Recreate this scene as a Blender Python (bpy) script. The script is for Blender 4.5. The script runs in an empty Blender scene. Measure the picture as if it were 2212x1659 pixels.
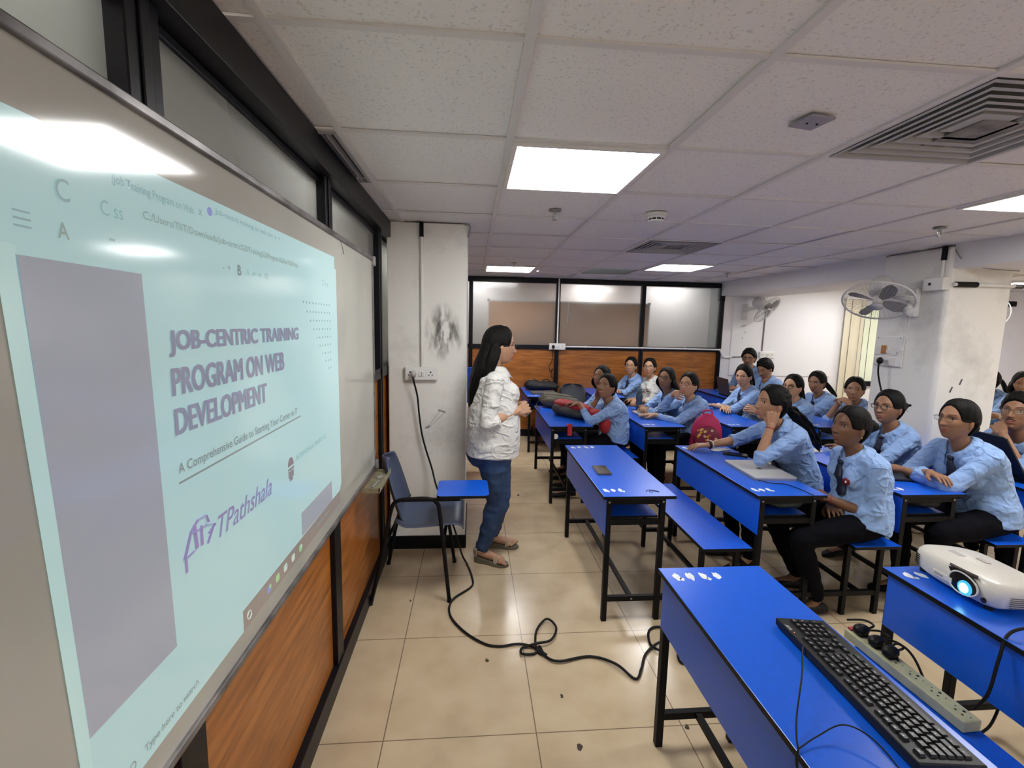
import bpy, math, random
import numpy as np
from mathutils import Vector, Matrix, noise

# ------------------------------------------------------------------ camera, world, exposure
SC = bpy.context.scene
COL = SC.collection
CAM_H = 1.6157
CEIL = 2.2745
def _cam():
    yaw, pitch, roll = 0.085211, -0.126166, 0.020985
    fw = Vector((math.sin(yaw)*math.cos(pitch), math.cos(yaw)*math.cos(pitch), math.sin(pitch)))
    r = Vector((math.cos(yaw), -math.sin(yaw), 0)); u = r.cross(fw)
    r2 = r*math.cos(roll)+u*math.sin(roll); u2 = -r*math.sin(roll)+u*math.cos(roll)
    cd = bpy.data.cameras.new('camera'); co = bpy.data.objects.new('camera', cd); COL.objects.link(co)
    m = Matrix(((r2.x, u2.x, -fw.x, 0), (r2.y, u2.y, -fw.y, 0), (r2.z, u2.z, -fw.z, CAM_H), (0, 0, 0, 1)))
    co.matrix_world = m
    cd.sensor_width = 36; cd.sensor_fit = 'HORIZONTAL'; cd.lens = 36*1011.13/2212
    cd.clip_start = 0.02; cd.clip_end = 60
    SC.camera = co
_cam()
W = bpy.data.worlds.new('world'); SC.world = W; W.use_nodes = True
W.node_tree.nodes['Background'].inputs[0].default_value = (0.6, 0.65, 0.7, 1)
W.node_tree.nodes['Background'].inputs[1].default_value = 0.15
SC.view_settings.view_transform = 'Standard'; SC.view_settings.look = 'None'
SC.view_settings.exposure = 0.0; SC.view_settings.gamma = 1; SC.view_settings.use_curve_mapping = False
try:
    SC.cycles.max_bounces = 8; SC.cycles.diffuse_bounces = 6; SC.cycles.glossy_bounces = 3
    SC.cycles.transmission_bounces = 4; SC.cycles.transparent_max_bounces = 8
    SC.cycles.caustics_reflective = False; SC.cycles.caustics_refractive = False
    SC.cycles.sample_clamp_indirect = 10
except Exception: pass
LIGHT = 26.0      # radiance of the ceiling light panels

# ------------------------------------------------------------------ materials
def lin(r, g, b):
    f = lambda c: (c/255/12.92) if c/255 <= .04045 else ((c/255+.055)/1.055)**2.4
    return (f(r), f(g), f(b))
MATS = {}
def mat(name, col=(.8,.8,.8), rough=.5, metal=0, spec=.5, emit=None, estr=0, bump=None, vary=None, alpha=None, coat=0, sheen=0, sss=0):
    """bump=(scale,strength,dist[,stretch vec]); vary=(scale,amount[,stretch vec][,detail])"""
    if name in MATS: return MATS[name]
    m = bpy.data.materials.new(name); m.use_nodes = True; nt = m.node_tree; b = nt.nodes['Principled BSDF']
    b.inputs['Base Color'].default_value = (*col, 1); b.inputs['Roughness'].default_value = rough
    b.inputs['Metallic'].default_value = metal; b.inputs['Specular IOR Level'].default_value = spec
    if coat: b.inputs['Coat Weight'].default_value = coat; b.inputs['Coat Roughness'].default_value = .08
    if sheen: b.inputs['Sheen Weight'].default_value = sheen
    if sss:
        b.inputs['Subsurface Weight'].default_value = sss; b.inputs['Subsurface Radius'].default_value = (1,.35,.2); b.inputs['Subsurface Scale'].default_value = .008
    if emit: b.inputs['Emission Color'].default_value = (*emit, 1); b.inputs['Emission Strength'].default_value = estr
    tc = nt.nodes.new('ShaderNodeTexCoord')
    def nz(scale, stretch, detail=3):
        mp = nt.nodes.new('ShaderNodeMapping'); nt.links.new(tc.outputs['Object'], mp.inputs[0])
        mp.inputs['Scale'].default_value = stretch
        n = nt.nodes.new('ShaderNodeTexNoise'); n.inputs['Scale'].default_value = scale; n.inputs['Detail'].default_value = detail
        nt.links.new(mp.outputs[0], n.inputs['Vector']); return n
    if bump:
        n = nz(bump[0], bump[3] if len(bump) > 3 else (1,1,1))
        bp = nt.nodes.new('ShaderNodeBump'); bp.inputs['Strength'].default_value = bump[1]; bp.inputs['Distance'].default_value = bump[2]
        nt.links.new(n.outputs['Fac'], bp.inputs['Height']); nt.links.new(bp.outputs[0], b.inputs['Normal'])
    if vary:
        n = nz(vary[0], vary[2] if len(vary) > 2 else (1,1,1), vary[3] if len(vary) > 3 else 4)
        rp = nt.nodes.new('ShaderNodeValToRGB'); rp.color_ramp.elements[0].position = .3; rp.color_ramp.elements[1].position = .7
        a = vary[1]
        rp.color_ramp.elements[0].color = (*[c*(1-a) for c in col], 1); rp.color_ramp.elements[1].color = (*[min(1, c*(1+a)) for c in col], 1)
        nt.links.new(n.outputs['Fac'], rp.inputs[0]); nt.links.new(rp.outputs[0], b.inputs['Base Color'])
    MATS[name] = m
    return m
def N(nt, t, **kw):
    n = nt.nodes.new(t)
    for k, v in kw.items():
        if k.startswith('i_'): n.inputs[k[2:].replace('_', ' ')].default_value = v
        else: setattr(n, k, v)
    return n

M_blue = mat('blue_laminate', lin(17, 92, 214), .29, vary=(60, .05), spec=.5)
M_blueseat = mat('blue_laminate_seat', lin(16, 86, 210), .27, vary=(40, .07))
M_black = mat('black_powder_coat', (.004,.004,.005), .5, spec=.18, bump=(180, .15, .001))
M_edge = mat('black_edge_band', (.005,.005,.006), .5, spec=.2)
M_bolt = mat('bolt_steel', (.35,.34,.33), .35, .9)
M_white = mat('white_plastic', (.72,.71,.68), .35)
M_whitep = mat('white_paint_mark', (.72,.76,.82), .6, vary=(90, .2))
M_alu = mat('aluminium_frame', (.32,.31,.31), .4, .7, vary=(12, .35))
M_blackpl = mat('black_plastic', (.007,.007,.008), .42, spec=.25)
M_blackrub = mat('black_rubber', (.005,.005,.006), .5, spec=.25)
M_navyrub = mat('navy_cable_sleeve', (.008,.009,.03), .5)
M_glassdark = mat('phone_glass', (.012,.010,.012), .08, spec=.7)
M_chrome = mat('chrome', (.6,.6,.6), .18, 1)
M_darkframe = mat('dark_partition_frame', (.006,.0055,.008), .38, spec=.22, bump=(30,.1,.002))
M_grey = mat('grey_plastic', (.25,.25,.26), .4)

def wall_paint(name, base, stain=(.25,.2,.14), amt=.25, low=True):
    m = mat(name, base, .62); nt = m.node_tree; b = nt.nodes['Principled BSDF']
    tc = N(nt, 'ShaderNodeTexCoord')
    n1 = N(nt, 'ShaderNodeTexNoise'); n1.inputs['Scale'].default_value = 2.2; n1.inputs['Detail'].default_value = 8; n1.inputs['Roughness'].default_value = .65
    nt.links.new(tc.outputs['Object'], n1.inputs['Vector'])
    r1 = N(nt, 'ShaderNodeValToRGB'); r1.color_ramp.elements[0].position = .52; r1.color_ramp.elements[1].position = .78
    r1.color_ramp.elements[0].color = (0,0,0,1); r1.color_ramp.elements[1].color = (amt,amt,amt,1)
    nt.links.new(n1.outputs['Fac'], r1.inputs[0])
    mx = N(nt, 'ShaderNodeMix'); mx.data_type = 'RGBA'; mx.inputs[6].default_value = (*base,1); mx.inputs[7].default_value = (*stain,1)
    nt.links.new(r1.outputs[0], mx.inputs[0]); nt.links.new(mx.outputs[2], b.inputs['Base Color'])
    n2 = N(nt, 'ShaderNodeTexNoise'); n2.inputs['Scale'].default_value = 60; nt.links.new(tc.outputs['Object'], n2.inputs['Vector'])
    bp = N(nt, 'ShaderNodeBump'); bp.inputs['Strength'].default_value = .12; bp.inputs['Distance'].default_value = .003
    nt.links.new(n2.outputs['Fac'], bp.inputs['Height']); nt.links.new(bp.outputs[0], b.inputs['Normal'])
    return m
M_wall = wall_paint('white_wall_paint', (.82,.81,.83), amt=.10)
M_colpaint = wall_paint('scuffed_column_paint', (.80,.79,.75), (.22,.20,.17), .45)
M_beam = wall_paint('beam_paint', (.76,.75,.75), (.3,.28,.25), .15)

def wood(name, along):
    m = mat(name, (.4,.15,.03), .32); nt = m.node_tree; b = nt.nodes['Principled BSDF']
    tc = N(nt, 'ShaderNodeTexCoord'); mp = N(nt, 'ShaderNodeMapping')
    mp.inputs['Scale'].default_value = {'y': (12, 1.1, 12), 'x': (1.1, 12, 12), 'z': (12, 12, 1.1)}[along]
    nt.links.new(tc.outputs['Object'], mp.inputs[0])
    n = N(nt, 'ShaderNodeTexNoise'); n.inputs['Scale'].default_value = 3.2; n.inputs['Detail'].default_value = 7; n.inputs['Distortion'].default_value = .6
    nt.links.new(mp.outputs[0], n.inputs['Vector'])
    r = N(nt, 'ShaderNodeValToRGB'); e = r.color_ramp.elements
    e[0].position = .28; e[0].color = (*lin(122, 72, 30), 1); e[1].position = .72; e[1].color = (*lin(180, 116, 52), 1)
    x = r.color_ramp.elements.new(.5); x.color = (*lin(156, 94, 38), 1)
    nt.links.new(n.outputs['Fac'], r.inputs[0]); nt.links.new(r.outputs[0], b.inputs['Base Color'])
    return m
M_woodL = wood('orange_wood_laminate_side', 'y')
M_woodB = wood('orange_wood_laminate_back', 'x')

def floor_mat():
    m = mat('beige_vitrified_tile', lin(196,176,146), .16, spec=.5); nt = m.node_tree; b = nt.nodes['Principled BSDF']
    tc = N(nt, 'ShaderNodeTexCoord')
    sep = N(nt, 'ShaderNodeSeparateXYZ'); nt.links.new(tc.outputs['Object'], sep.inputs[0])
    def line(out, off, w=.0022):
        a = N(nt, 'ShaderNodeMath', operation='SUBTRACT'); nt.links.new(sep.outputs[out], a.inputs[0]); a.inputs[1].default_value = off
        d = N(nt, 'ShaderNodeMath', operation='PINGPONG'); nt.links.new(a.outputs[0], d.inputs[0]); d.inputs[1].default_value = .3
        l = N(nt, 'ShaderNodeMath', operation='LESS_THAN'); nt.links.new(d.outputs[0], l.inputs[0]); l.inputs[1].default_value = w
        return l
    lx = line(0, -.3312); ly = line(1, 1.6624)
    mxl = N(nt, 'ShaderNodeMath', operation='MAXIMUM'); nt.links.new(lx.outputs[0], mxl.inputs[0]); nt.links.new(ly.outputs[0], mxl.inputs[1])
    n = N(nt, 'ShaderNodeTexNoise'); n.inputs['Scale'].default_value = 5; n.inputs['Detail'].default_value = 8; nt.links.new(tc.outputs['Object'], n.inputs['Vector'])
    r = N(nt, 'ShaderNodeValToRGB'); e = r.color_ramp.elements; e[0].position = .3; e[1].position = .75
    e[0].color = (*lin(186,166,136),1); e[1].color = (*lin(205,186,156),1); nt.links.new(n.outputs['Fac'], r.inputs[0])
    v = N(nt, 'ShaderNodeTexVoronoi'); v.inputs['Scale'].default_value = 7; nt.links.new(tc.outputs['Object'], v.inputs['Vector'])
    mx = N(nt, 'ShaderNodeMix'); mx.data_type = 'RGBA'; nt.links.new(mxl.outputs[0], mx.inputs[0]); nt.links.new(r.outputs[0], mx.inputs[6]); mx.inputs[7].default_value = (*lin(120,104,84),1)
    nt.links.new(mx.outputs[2], b.inputs['Base Color'])
    rr = N(nt, 'ShaderNodeMapRange'); rr.inputs[3].default_value = .12; rr.inputs[4].default_value = .3; nt.links.new(n.outputs['Fac'], rr.inputs[0]); nt.links.new(rr.outputs[0], b.inputs['Roughness'])
    return m
M_floor = floor_mat()

def tile_mat():
    m = mat('mineral_fibre_tile', (.78,.765,.74), .85); nt = m.node_tree; b = nt.nodes['Principled BSDF']
    tc = N(nt, 'ShaderNodeTexCoord')
    n = N(nt, 'ShaderNodeTexNoise'); n.inputs['Scale'].default_value = 105; n.inputs['Detail'].default_value = 2; nt.links.new(tc.outputs['Object'], n.inputs['Vector'])
    r = N(nt, 'ShaderNodeValToRGB'); e = r.color_ramp.elements; e[0].position = .30; e[1].position = .42
    e[0].color = (.60,.585,.56,1); e[1].color = (.78,.765,.74,1); nt.links.new(n.outputs['Fac'], r.inputs[0]); nt.links.new(r.outputs[0], b.inputs['Base Color'])
    bp = N(nt, 'ShaderNodeBump'); bp.inputs['Strength'].default_value = .5; bp.inputs['Distance'].default_value = .002
    nt.links.new(n.outputs['Fac'], bp.inputs['Height']); nt.links.new(bp.outputs[0], b.inputs['Normal'])
    return m
M_tile = tile_mat()
M_tbar = mat('ceiling_tee_bar', (.66,.64,.62), .5)
M_plenum = mat('dark_plenum', (.02,.02,.02), .9)

# ------------------------------------------------------------------ mesh builder
def nrm(v):
    v = Vector(v); return v.normalized() if v.length > 1e-9 else Vector((0,0,1))
def catmull(pts, n=6):
    P = [Vector(p) for p in pts]
    if len(P) < 3: return P
    out = []
    for i in range(len(P)-1):
        p0 = P[max(i-1,0)]; p1 = P[i]; p2 = P[i+1]; p3 = P[min(i+2, len(P)-1)]
        for k in range(n):
            t = k/n
            out.append(.5*((2*p1)+(-p0+p2)*t+(2*p0-5*p1+4*p2-p3)*t*t+(-p0+3*p1-3*p2+p3)*t**3))
    out.append(P[-1]); return out
class MB:
    def __init__(s): s.v = []; s.f = []; s.m = []
    def add(s, verts, faces, mi=0):
        o = len(s.v); s.v += [tuple(v) for v in verts]; s.f += [tuple(i+o for i in f) for f in faces]; s.m += [mi]*len(faces); return s
    def box(s, x0, x1, y0, y1, z0, z1, mi=0, top=None):
        v = [(x0,y0,z0),(x1,y0,z0),(x1,y1,z0),(x0,y1,z0),(x0,y0,z1),(x1,y0,z1),(x1,y1,z1),(x0,y1,z1)]
        f = [(0,3,2,1),(4,5,6,7),(0,1,5,4),(1,2,6,5),(2,3,7,6),(3,0,4,7)]
        s.add(v, f, mi)
        if top is not None: s.m[-5] = top
        return s
    def obox(s, c, ax, ay, az, mi=0):
        c, ax, ay, az = map(Vector, (c, ax, ay, az))
        v = [c+ax*i+ay*j+az*k for k in (-1,1) for i, j in ((-1,-1),(1,-1),(1,1),(-1,1))]
        return s.add(v, [(0,3,2,1),(4,5,6,7),(0,1,5,4),(1,2,6,5),(2,3,7,6),(3,0,4,7)], mi)
    def rings(s, R, mi=0, caps=True, closed=False):
        n = len(R[0]); v = [p for r in R for p in r]; f = []
        K = len(R)
        for i in range(K-1 if not closed else K):
            a = i*n; b = ((i+1) % K)*n
            for j in range(n): f.append((a+j, a+(j+1) % n, b+(j+1) % n, b+j))
        if caps and not closed: f.append(tuple(range(n-1, -1, -1))); f.append(tuple((K-1)*n+j for j in range(n)))
        return s.add(v, f, mi)
    def tube(s, pts, r, n=8, mi=0, caps=True, closed=False, flat=None):
        P = [Vector(p) for p in pts]; K = len(P); R = []
        up = None
        for i in range(K):
            if closed: t = P[(i+1) % K]-P[i-1]
            else: t = P[min(i+1, K-1)]-P[max(i-1, 0)]
            t = nrm(t)
            if up is None: up = nrm(t.cross(Vector((0,0,1))) if abs(t.z) < .9 else t.cross(Vector((1,0,0))))
            up = nrm(up-t*up.dot(t)); w = t.cross(up)
            rr = r[i] if isinstance(r, (list, tuple)) else r
            fa = flat if flat else 1
            R.append([P[i]+up*math.cos(2*math.pi*k/n)*rr+w*math.sin(2*math.pi*k/n)*rr*fa for k in range(n)])
        return s.rings(R, mi, caps, closed)
    def grid(s, R, mi=0):
        n = len(R[0]); K = len(R)
        return s.add([p for r in R for p in r], [(i*n+j, i*n+j+1, (i+1)*n+j+1, (i+1)*n+j) for i in range(K-1) for j in range(n-1)], mi)
    def ell(s, c, rad, ax=None, nu=14, nv=9, mi=0):
        c = Vector(c); ax = ax or (Vector((1,0,0)), Vector((0,1,0)), Vector((0,0,1)))
        v = [c-ax[2]*rad[2]]; f = []
        for j in range(1, nv):
            th = -math.pi/2+math.pi*j/nv
            for i in range(nu):
                ph = 2*math.pi*i/nu
                v.append(c+ax[0]*(rad[0]*math.cos(th)*math.cos(ph))+ax[1]*(rad[1]*math.cos(th)*math.sin(ph))+ax[2]*(rad[2]*math.sin(th)))
        v.append(c+ax[2]*rad[2])
        for i in range(nu): f.append((0, 1+(i+1) % nu, 1+i))
        for j in range(nv-2):
            for i in range(nu):
                a = 1+j*nu; b = a+nu; f.append((a+i, a+(i+1) % nu, b+(i+1) % nu, b+i))
        L = len(v)-1; a = 1+(nv-2)*nu
        for i in range(nu): f.append((a+i, a+(i+1) % nu, L))
        return s.add(v, f, mi)
    def lathe(s, prof, o, ax=(0,0,1), n=24, mi=0, caps=True):
        o = Vector(o); ax = nrm(ax); u = nrm(ax.cross(Vector((0,0,1))) if abs(ax.z) < .9 else ax.cross(Vector((1,0,0)))); w = ax.cross(u)
        R = [[o+ax*h+u*math.cos(2*math.pi*k/n)*r+w*math.sin(2*math.pi*k/n)*r for k in range(n)] for r, h in prof]
        return s.rings(R, mi, caps)
    def prism(s, poly, o, ux, uy, uz, mi=0, side=None):
        """poly in (a,b) -> o+ux*a+uy*b, extruded along uz"""
        o, ux, uy, uz = map(Vector, (o, ux, uy, uz)); n = len(poly)
        A = [o+ux*a+uy*b for a, b in poly]; B = [p+uz for p in A]
        s.add(A+B, [tuple(range(n-1, -1, -1)), tuple(range(n, 2*n))], mi)
        s.add(A+B, [(i, (i+1) % n, n+(i+1) % n, n+i) for i in range(n)], mi if side is None else side)
        return s
    def mesh(s, name, mats):
        me = bpy.data.meshes.new(name); me.from_pydata(s.v, [], s.f)
        for m in (mats if isinstance(mats, (list, tuple)) else [mats]): me.materials.append(m)
        me.polygons.foreach_set('material_index', s.m); me.update(); return me
    def build(s, name, mats, parent=None, smooth=None, bevel=0, seg=2, wn=True):
        me = s.mesh(name, mats)
        return link(name, me, parent, smooth, bevel, seg)
def link(name, me, parent=None, smooth=None, bevel=0, seg=2):
    ob = bpy.data.objects.new(name, me); COL.objects.link(ob)
    if parent is not None:
        off = parent.location
        me.transform(Matrix.Translation(-off)); ob.parent = parent
    if smooth is not None:
        me.polygons.foreach_set('use_smooth', [True]*len(me.polygons))
        if smooth < 180:
            try: me.set_sharp_from_angle(angle=math.radians(smooth))
            except Exception: pass
    if bevel:
        b = ob.modifiers.new('bevel', 'BEVEL'); b.width = bevel; b.segments = seg; b.limit_method = 'ANGLE'; b.angle_limit = math.radians(40)
    return ob
def thing(name, label, cat, loc=(0,0,0), group=None):
    o = bpy.data.objects.new(name, None); COL.objects.link(o); o.location = loc; o.empty_display_size = .05
    o['label'] = label; o['category'] = cat
    if group: o['group'] = group
    return o
def tag(o, label, cat, group=None):
    o['label'] = label; o['category'] = cat
    if group: o['group'] = group
    return o
def lab(o, s): o['label'] = s; return o
def struct(o): o['kind'] = 'structure'; return o
def rounded(w, h, r, n=5, cx=0, cy=0):
    out = []
    for sx, sy, a0 in ((1,1,0),(-1,1,90),(-1,-1,180),(1,-1,270)):
        for k in range(n+1):
            a = math.radians(a0+90*k/n); out.append((cx+sx*(w/2-r)+r*math.cos(a), cy+sy*(h/2-r)+r*math.sin(a)))
    return out
def text_mesh(txt, bold=0.0, shear=0.0):
    cu = bpy.data.curves.new('t', 'FONT'); cu.body = txt; cu.size = 1; cu.offset = bold; cu.shear = shear; cu.resolution_u = 3
    ob = bpy.data.objects.new('t', cu); COL.objects.link(ob)
    dg = bpy.context.evaluated_depsgraph_get(); dg.update()
    me = bpy.data.meshes.new_from_object(ob.evaluated_get(dg))
    bpy.data.objects.remove(ob); bpy.data.curves.remove(cu)
    return me
def text_on(name, txt, o, ux, uy, uz, w, h, m, parent, bold=0, shear=0, thick=.0008):
    """text fitted to w x h, lower left at o, along ux / uy, raised along uz"""
    me = text_mesh(txt, bold, shear); n = len(me.vertices); co = np.zeros(n*3); me.vertices.foreach_get('co', co); co = co.reshape(-1,3)
    mn = co.min(0); mx = co.max(0); s = mx-mn; s[s == 0] = 1
    a = (co[:,0]-mn[0])/s[0]*w; b = (co[:,1]-mn[1])/s[1]*h
    o, ux, uy, uz = [np.array(Vector(q)) for q in (o, ux, uy, uz)]
    P = o+a[:,None]*ux+b[:,None]*uy+uz*thick
    me.vertices.foreach_set('co', P.ravel()); me.materials.clear(); me.materials.append(m); me.update(); me.name = name
    return link(name, me, parent)
def voxel(mb, size, smooth=3, fac=.5):
    me = mb.mesh('tmp', [M_white]); ob = bpy.data.objects.new('tmp', me); COL.objects.link(ob)
    r = ob.modifiers.new('r', 'REMESH'); r.mode = 'VOXEL'; r.voxel_size = size; r.use_smooth_shade = True
    if smooth:
        q = ob.modifiers.new('s', 'SMOOTH'); q.factor = fac; q.iterations = smooth
    dg = bpy.context.evaluated_depsgraph_get(); dg.update()
    out = bpy.data.meshes.new_from_object(ob.evaluated_get(dg))
    bpy.data.objects.remove(ob); bpy.data.meshes.remove(me); out.materials.clear()
    return out
def coords(me):
    a = np.zeros(len(me.vertices)*3); me.vertices.foreach_get('co', a); return a.reshape(-1,3)
def crinkle(me, amp, freq, seed=0, stretch=(1,1,1), ridge=False):
    co = coords(me); nn = np.zeros(len(me.vertices)*3); me.vertices.foreach_get('normal', nn); nn = nn.reshape(-1,3)
    st = np.array(stretch)*freq
    d = np.array([noise.noise(Vector(p)) for p in (co*st+seed)])
    d2 = np.array([abs(noise.noise(Vector(p))) for p in (co*st*.45+seed+9)])
    co = co+nn*((d*.5+((.22-d2)*1.5 if ridge else (d2-.25)*1.2))[:,None]*amp)
    me.vertices.foreach_set('co', co.ravel()); me.update()
# ------------------------------------------------------------------ people
HR = .115
def _W(z): t = np.clip(-z/HR, 0, 1); return .0755*(1-.30*t**1.3)
def _c(z): return np.clip(1-(z/HR)**2, 0, 1)**.40
def _Df(z): t = np.clip(-z/HR, 0, 1); return .094*(1+.34*t*t)
def _Db(z): t = np.clip(-z/HR, 0, 1); return .104*(1-.5*t)
def _feat(y, z, male=False):
    g = lambda a, b, s, t: np.exp(-((a)/s)**2-((b)/t)**2)
    f = np.zeros_like(y)
    ramp = np.clip((.022-z)/.052, 0, 1)*(1/(1+np.exp(-(z+.036)/.0022)))
    f += (.005+.021*ramp**1.3)*np.exp(-(y/(.0085+.003*ramp))**2)*(z < .035)*np.clip((.035-z)/.01, 0, 1)
    for s in (-1, 1):
        f += .0075*g(y-s*.0125, z+.031, .0065, .0075)
        f -= .0115*g(y-s*.031, z-.010, .0175, .0115)
        f += .0045*g(y-s*.028, z-.031, .020, .0075)
        f += .0050*g(y-s*.044, z+.022, .020, .018)
    f += .0070*g(y, z+.0575, .022, .0048)
    f += .0085*g(y, z+.0700, .018, .0058)
    f -= .0040*g(y, z+.0635, .022, .0018)
    f -= .0030*g(y, z+.082, .016, .005)
    f += .0085*g(y, z+.098, .020, .012)
    return f*(1.1 if male else 1.0)
def face_x(y, z):
    y = np.asarray(y, float); z = np.asarray(z, float)
    c = _c(z); return _Df(z)*np.sqrt(np.clip(c*c-(y/_W(z))**2, 0, 1))+_feat(y, z)
def head_grid(nu=120, nv=90, male=False, feat=True):
    th = -np.pi/2+np.pi*(np.arange(nv+1))/nv; ph = 2*np.pi*np.arange(nu)/nu
    z = HR*np.sin(th)[:,None]*np.ones(nu)[None,:]; c = _c(z)
    y = _W(z)*c*np.sin(ph)[None,:]; cx = np.cos(ph)[None,:]*np.ones_like(z)
    x = np.where(cx > 0, _Df(z), _Db(z))*c*cx
    if feat: x = x+np.where(cx > .15, _feat(y, z, male), 0)
    return np.stack([x, y, z], -1)
def add_grid(mb, G, R, C, s=1.0):
    nv, nu = G.shape[:2]; P = (G.reshape(-1,3)*s)@R.T+C
    f = []
    for j in range(nv-1):
        for i in range(nu): f.append((j*nu+i, j*nu+(i+1) % nu, (j+1)*nu+(i+1) % nu, (j+1)*nu+i))
    mb.add(P.tolist(), f)
def frame(f, up=(0,0,1)):
    f = nrm(f); l = nrm(Vector(up).cross(f)); u = f.cross(l)
    return np.array([[f.x,l.x,u.x],[f.y,l.y,u.y],[f.z,l.z,u.z]])
def chain(mb, pts, rad, n=12):
    for i in range(len(pts)-1):
        mb.tube([pts[i], pts[i+1]], [rad[i], rad[i+1]], n=n)
    for p, r in zip(pts, rad): mb.ell(p, (r,r,r), nu=n, nv=8)
def ik(S, Wp, l1, l2, pole):
    d = Wp-S; L = d.length; Lm = (l1+l2)*.995
    if L > Lm: Wp = S+d*(Lm/L); d = Wp-S; L = Lm
    L = max(L, abs(l1-l2)*1.05+.01); a = (l1*l1-l2*l2+L*L)/(2*L); h = math.sqrt(max(l1*l1-a*a, 1e-8)); dn = nrm(d)
    p = nrm(Vector(pole)-dn*Vector(pole).dot(dn)); return S+dn*a+p*h, Wp
def hand(mb, Wp, d, n, side, curl=.3, s=1.0, spread=.0, nails=None):
    """d towards the fingers, n out of the palm, side=+1 when the thumb is on (d x n)*side"""
    d = nrm(d); n = Vector(n); n = nrm(n-d*n.dot(d)); t = d.cross(n)*side      # t towards the thumb
    q = lambda a, b, c: Wp+d*a*s+t*b*s+n*c*s
    for k, b in enumerate((.027, .009, -.009, -.027)):
        chain(mb, [q(.0, b*.55, 0), q(.045, b*.95, 0), q(.083-abs(b)*.25, b*1.12, 0)], [.0155*s, .0135*s, .0112*s], 8)
    mb.ell(q(.045, 0, 0), (.045*s, .036*s, .013*s), (d, t, n))
    chain(mb, [q(.01, .016, .004), q(.035, .03, .006)], [.017*s, .014*s], 8)
    tips = []
    for k, (b, ln) in enumerate(((.029,.068),(.0095,.077),(-.010,.072),(-.029,.056))):
        base = q(.086-abs(b)*.25, b*1.14, 0); a = 0; p = base; pts = [p]
        cu = curl*(1+.12*k)+(.0 if k else -.05)
        for j, fr in enumerate((.44, .31, .25)):
            a += cu*(.75, 1.0, .7)[j]
            dd = d*math.cos(a)+n*math.sin(a)+t*((1.5-k)*(.05+spread))
            p = p+nrm(dd)*ln*fr*s; pts.append(p)
        chain(mb, pts, [.0092*s, .0086*s, .0078*s, .0066*s], 8); tips.append(pts[-1])
    a = min(curl, 1.0)
    tb = q(.028, .032, .004); p1 = tb+nrm(d*.75+t*.62+n*(.25+.5*a))*.036*s; p2 = p1+nrm(d*.95+t*(.25-.5*a)+n*(.2+.7*a))*.030*s
    chain(mb, [q(.008,.018,.002), tb, p1, p2], [.014*s, .0125*s, .0105*s, .0085*s], 8)
    return tips
SKIN = {}
def skin_mats(tone):
    key = tuple(round(c,3) for c in tone)
    if key not in SKIN:
        i = len(SKIN)
        a = mat(f'skin_{i}', tone, .48, spec=.4, vary=(35,.07), bump=(160,.12,.001))
        b = mat(f'lips_{i}', (tone[0]*.85, tone[1]*.50, tone[2]*.55), .4)
        c = mat(f'brow_{i}', (tone[0]*.12, tone[1]*.12, tone[2]*.14), .7)
        SKIN[key] = (a, b, c)
    return SKIN[key]
M_hair = mat('black_hair', (.0028,.0023,.0021), .5, spec=.13, bump=(45,1,.004,(4,4,.6)))
M_hairw = mat('long_black_hair', (.003,.0024,.0022), .48, spec=.15, bump=(60,1,.005,(4,4,.5)))
M_eyew = mat('eye_white', (.62,.60,.58), .2)
M_iris = mat('dark_iris', (.012,.007,.004), .08)
M_shirtb = mat('light_blue_cotton', lin(132,164,212), .75, vary=(240,.05), bump=(9,.5,.02), sheen=.2)
M_shirtw = mat('white_cotton', (.60,.60,.575), .75, bump=(11,.5,.02), sheen=.2)
M_shirtm = mat('steel_blue_cotton', lin(98,128,172), .75, vary=(240,.05), bump=(9,.5,.02))
def cloth(name, col, sc=6.5, dist=.010, fine=260):
    m = mat(name, col, .78, sheen=.15); nt = m.node_tree; b = nt.nodes['Principled BSDF']; tc = N(nt, 'ShaderNodeTexCoord')
    def ridge(scale, seed, st):
        mp = N(nt, 'ShaderNodeMapping'); mp.inputs['Location'].default_value = (seed, seed, 0); mp.inputs['Scale'].default_value = st; nt.links.new(tc.outputs['Object'], mp.inputs[0])
        n = N(nt, 'ShaderNodeTexNoise'); n.inputs['Scale'].default_value = scale; n.inputs['Detail'].default_value = 1.5; n.inputs['Distortion'].default_value = .8; nt.links.new(mp.outputs[0], n.inputs['Vector'])
        s1 = N(nt, 'ShaderNodeMath', operation='SUBTRACT'); nt.links.new(n.outputs['Fac'], s1.inputs[0]); s1.inputs[1].default_value = .5
        a = N(nt, 'ShaderNodeMath', operation='ABSOLUTE'); nt.links.new(s1.outputs[0], a.inputs[0])
        r = N(nt, 'ShaderNodeMapRange'); r.interpolation_type = 'SMOOTHSTEP'; r.inputs[1].default_value = 0; r.inputs[2].default_value = .11; r.inputs[3].default_value = 1; r.inputs[4].default_value = 0; nt.links.new(a.outputs[0], r.inputs[0]); return r
    r1 = ridge(sc, 0, (1,1,1.6)); r2 = ridge(sc*1.7, 3.1, (1.3,1,.9))
    ad = N(nt, 'ShaderNodeMath', operation='MULTIPLY_ADD'); nt.links.new(r2.outputs[0], ad.inputs[0]); ad.inputs[1].default_value = .45; nt.links.new(r1.outputs[0], ad.inputs[2])
    bp = N(nt, 'ShaderNodeBump'); bp.inputs['Strength'].default_value = .75; bp.inputs['Distance'].default_value = dist; nt.links.new(ad.outputs[0], bp.inputs['Height']); nt.links.new(bp.outputs[0], b.inputs['Normal'])
    return m
M_shirtb = cloth('light_blue_cotton_creased', lin(132,164,212)); M_shirtw = cloth('white_cotton_creased', (.62,.62,.595), 7, .0065); M_shirtm = cloth('steel_blue_cotton_creased', lin(98,128,172))
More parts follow.
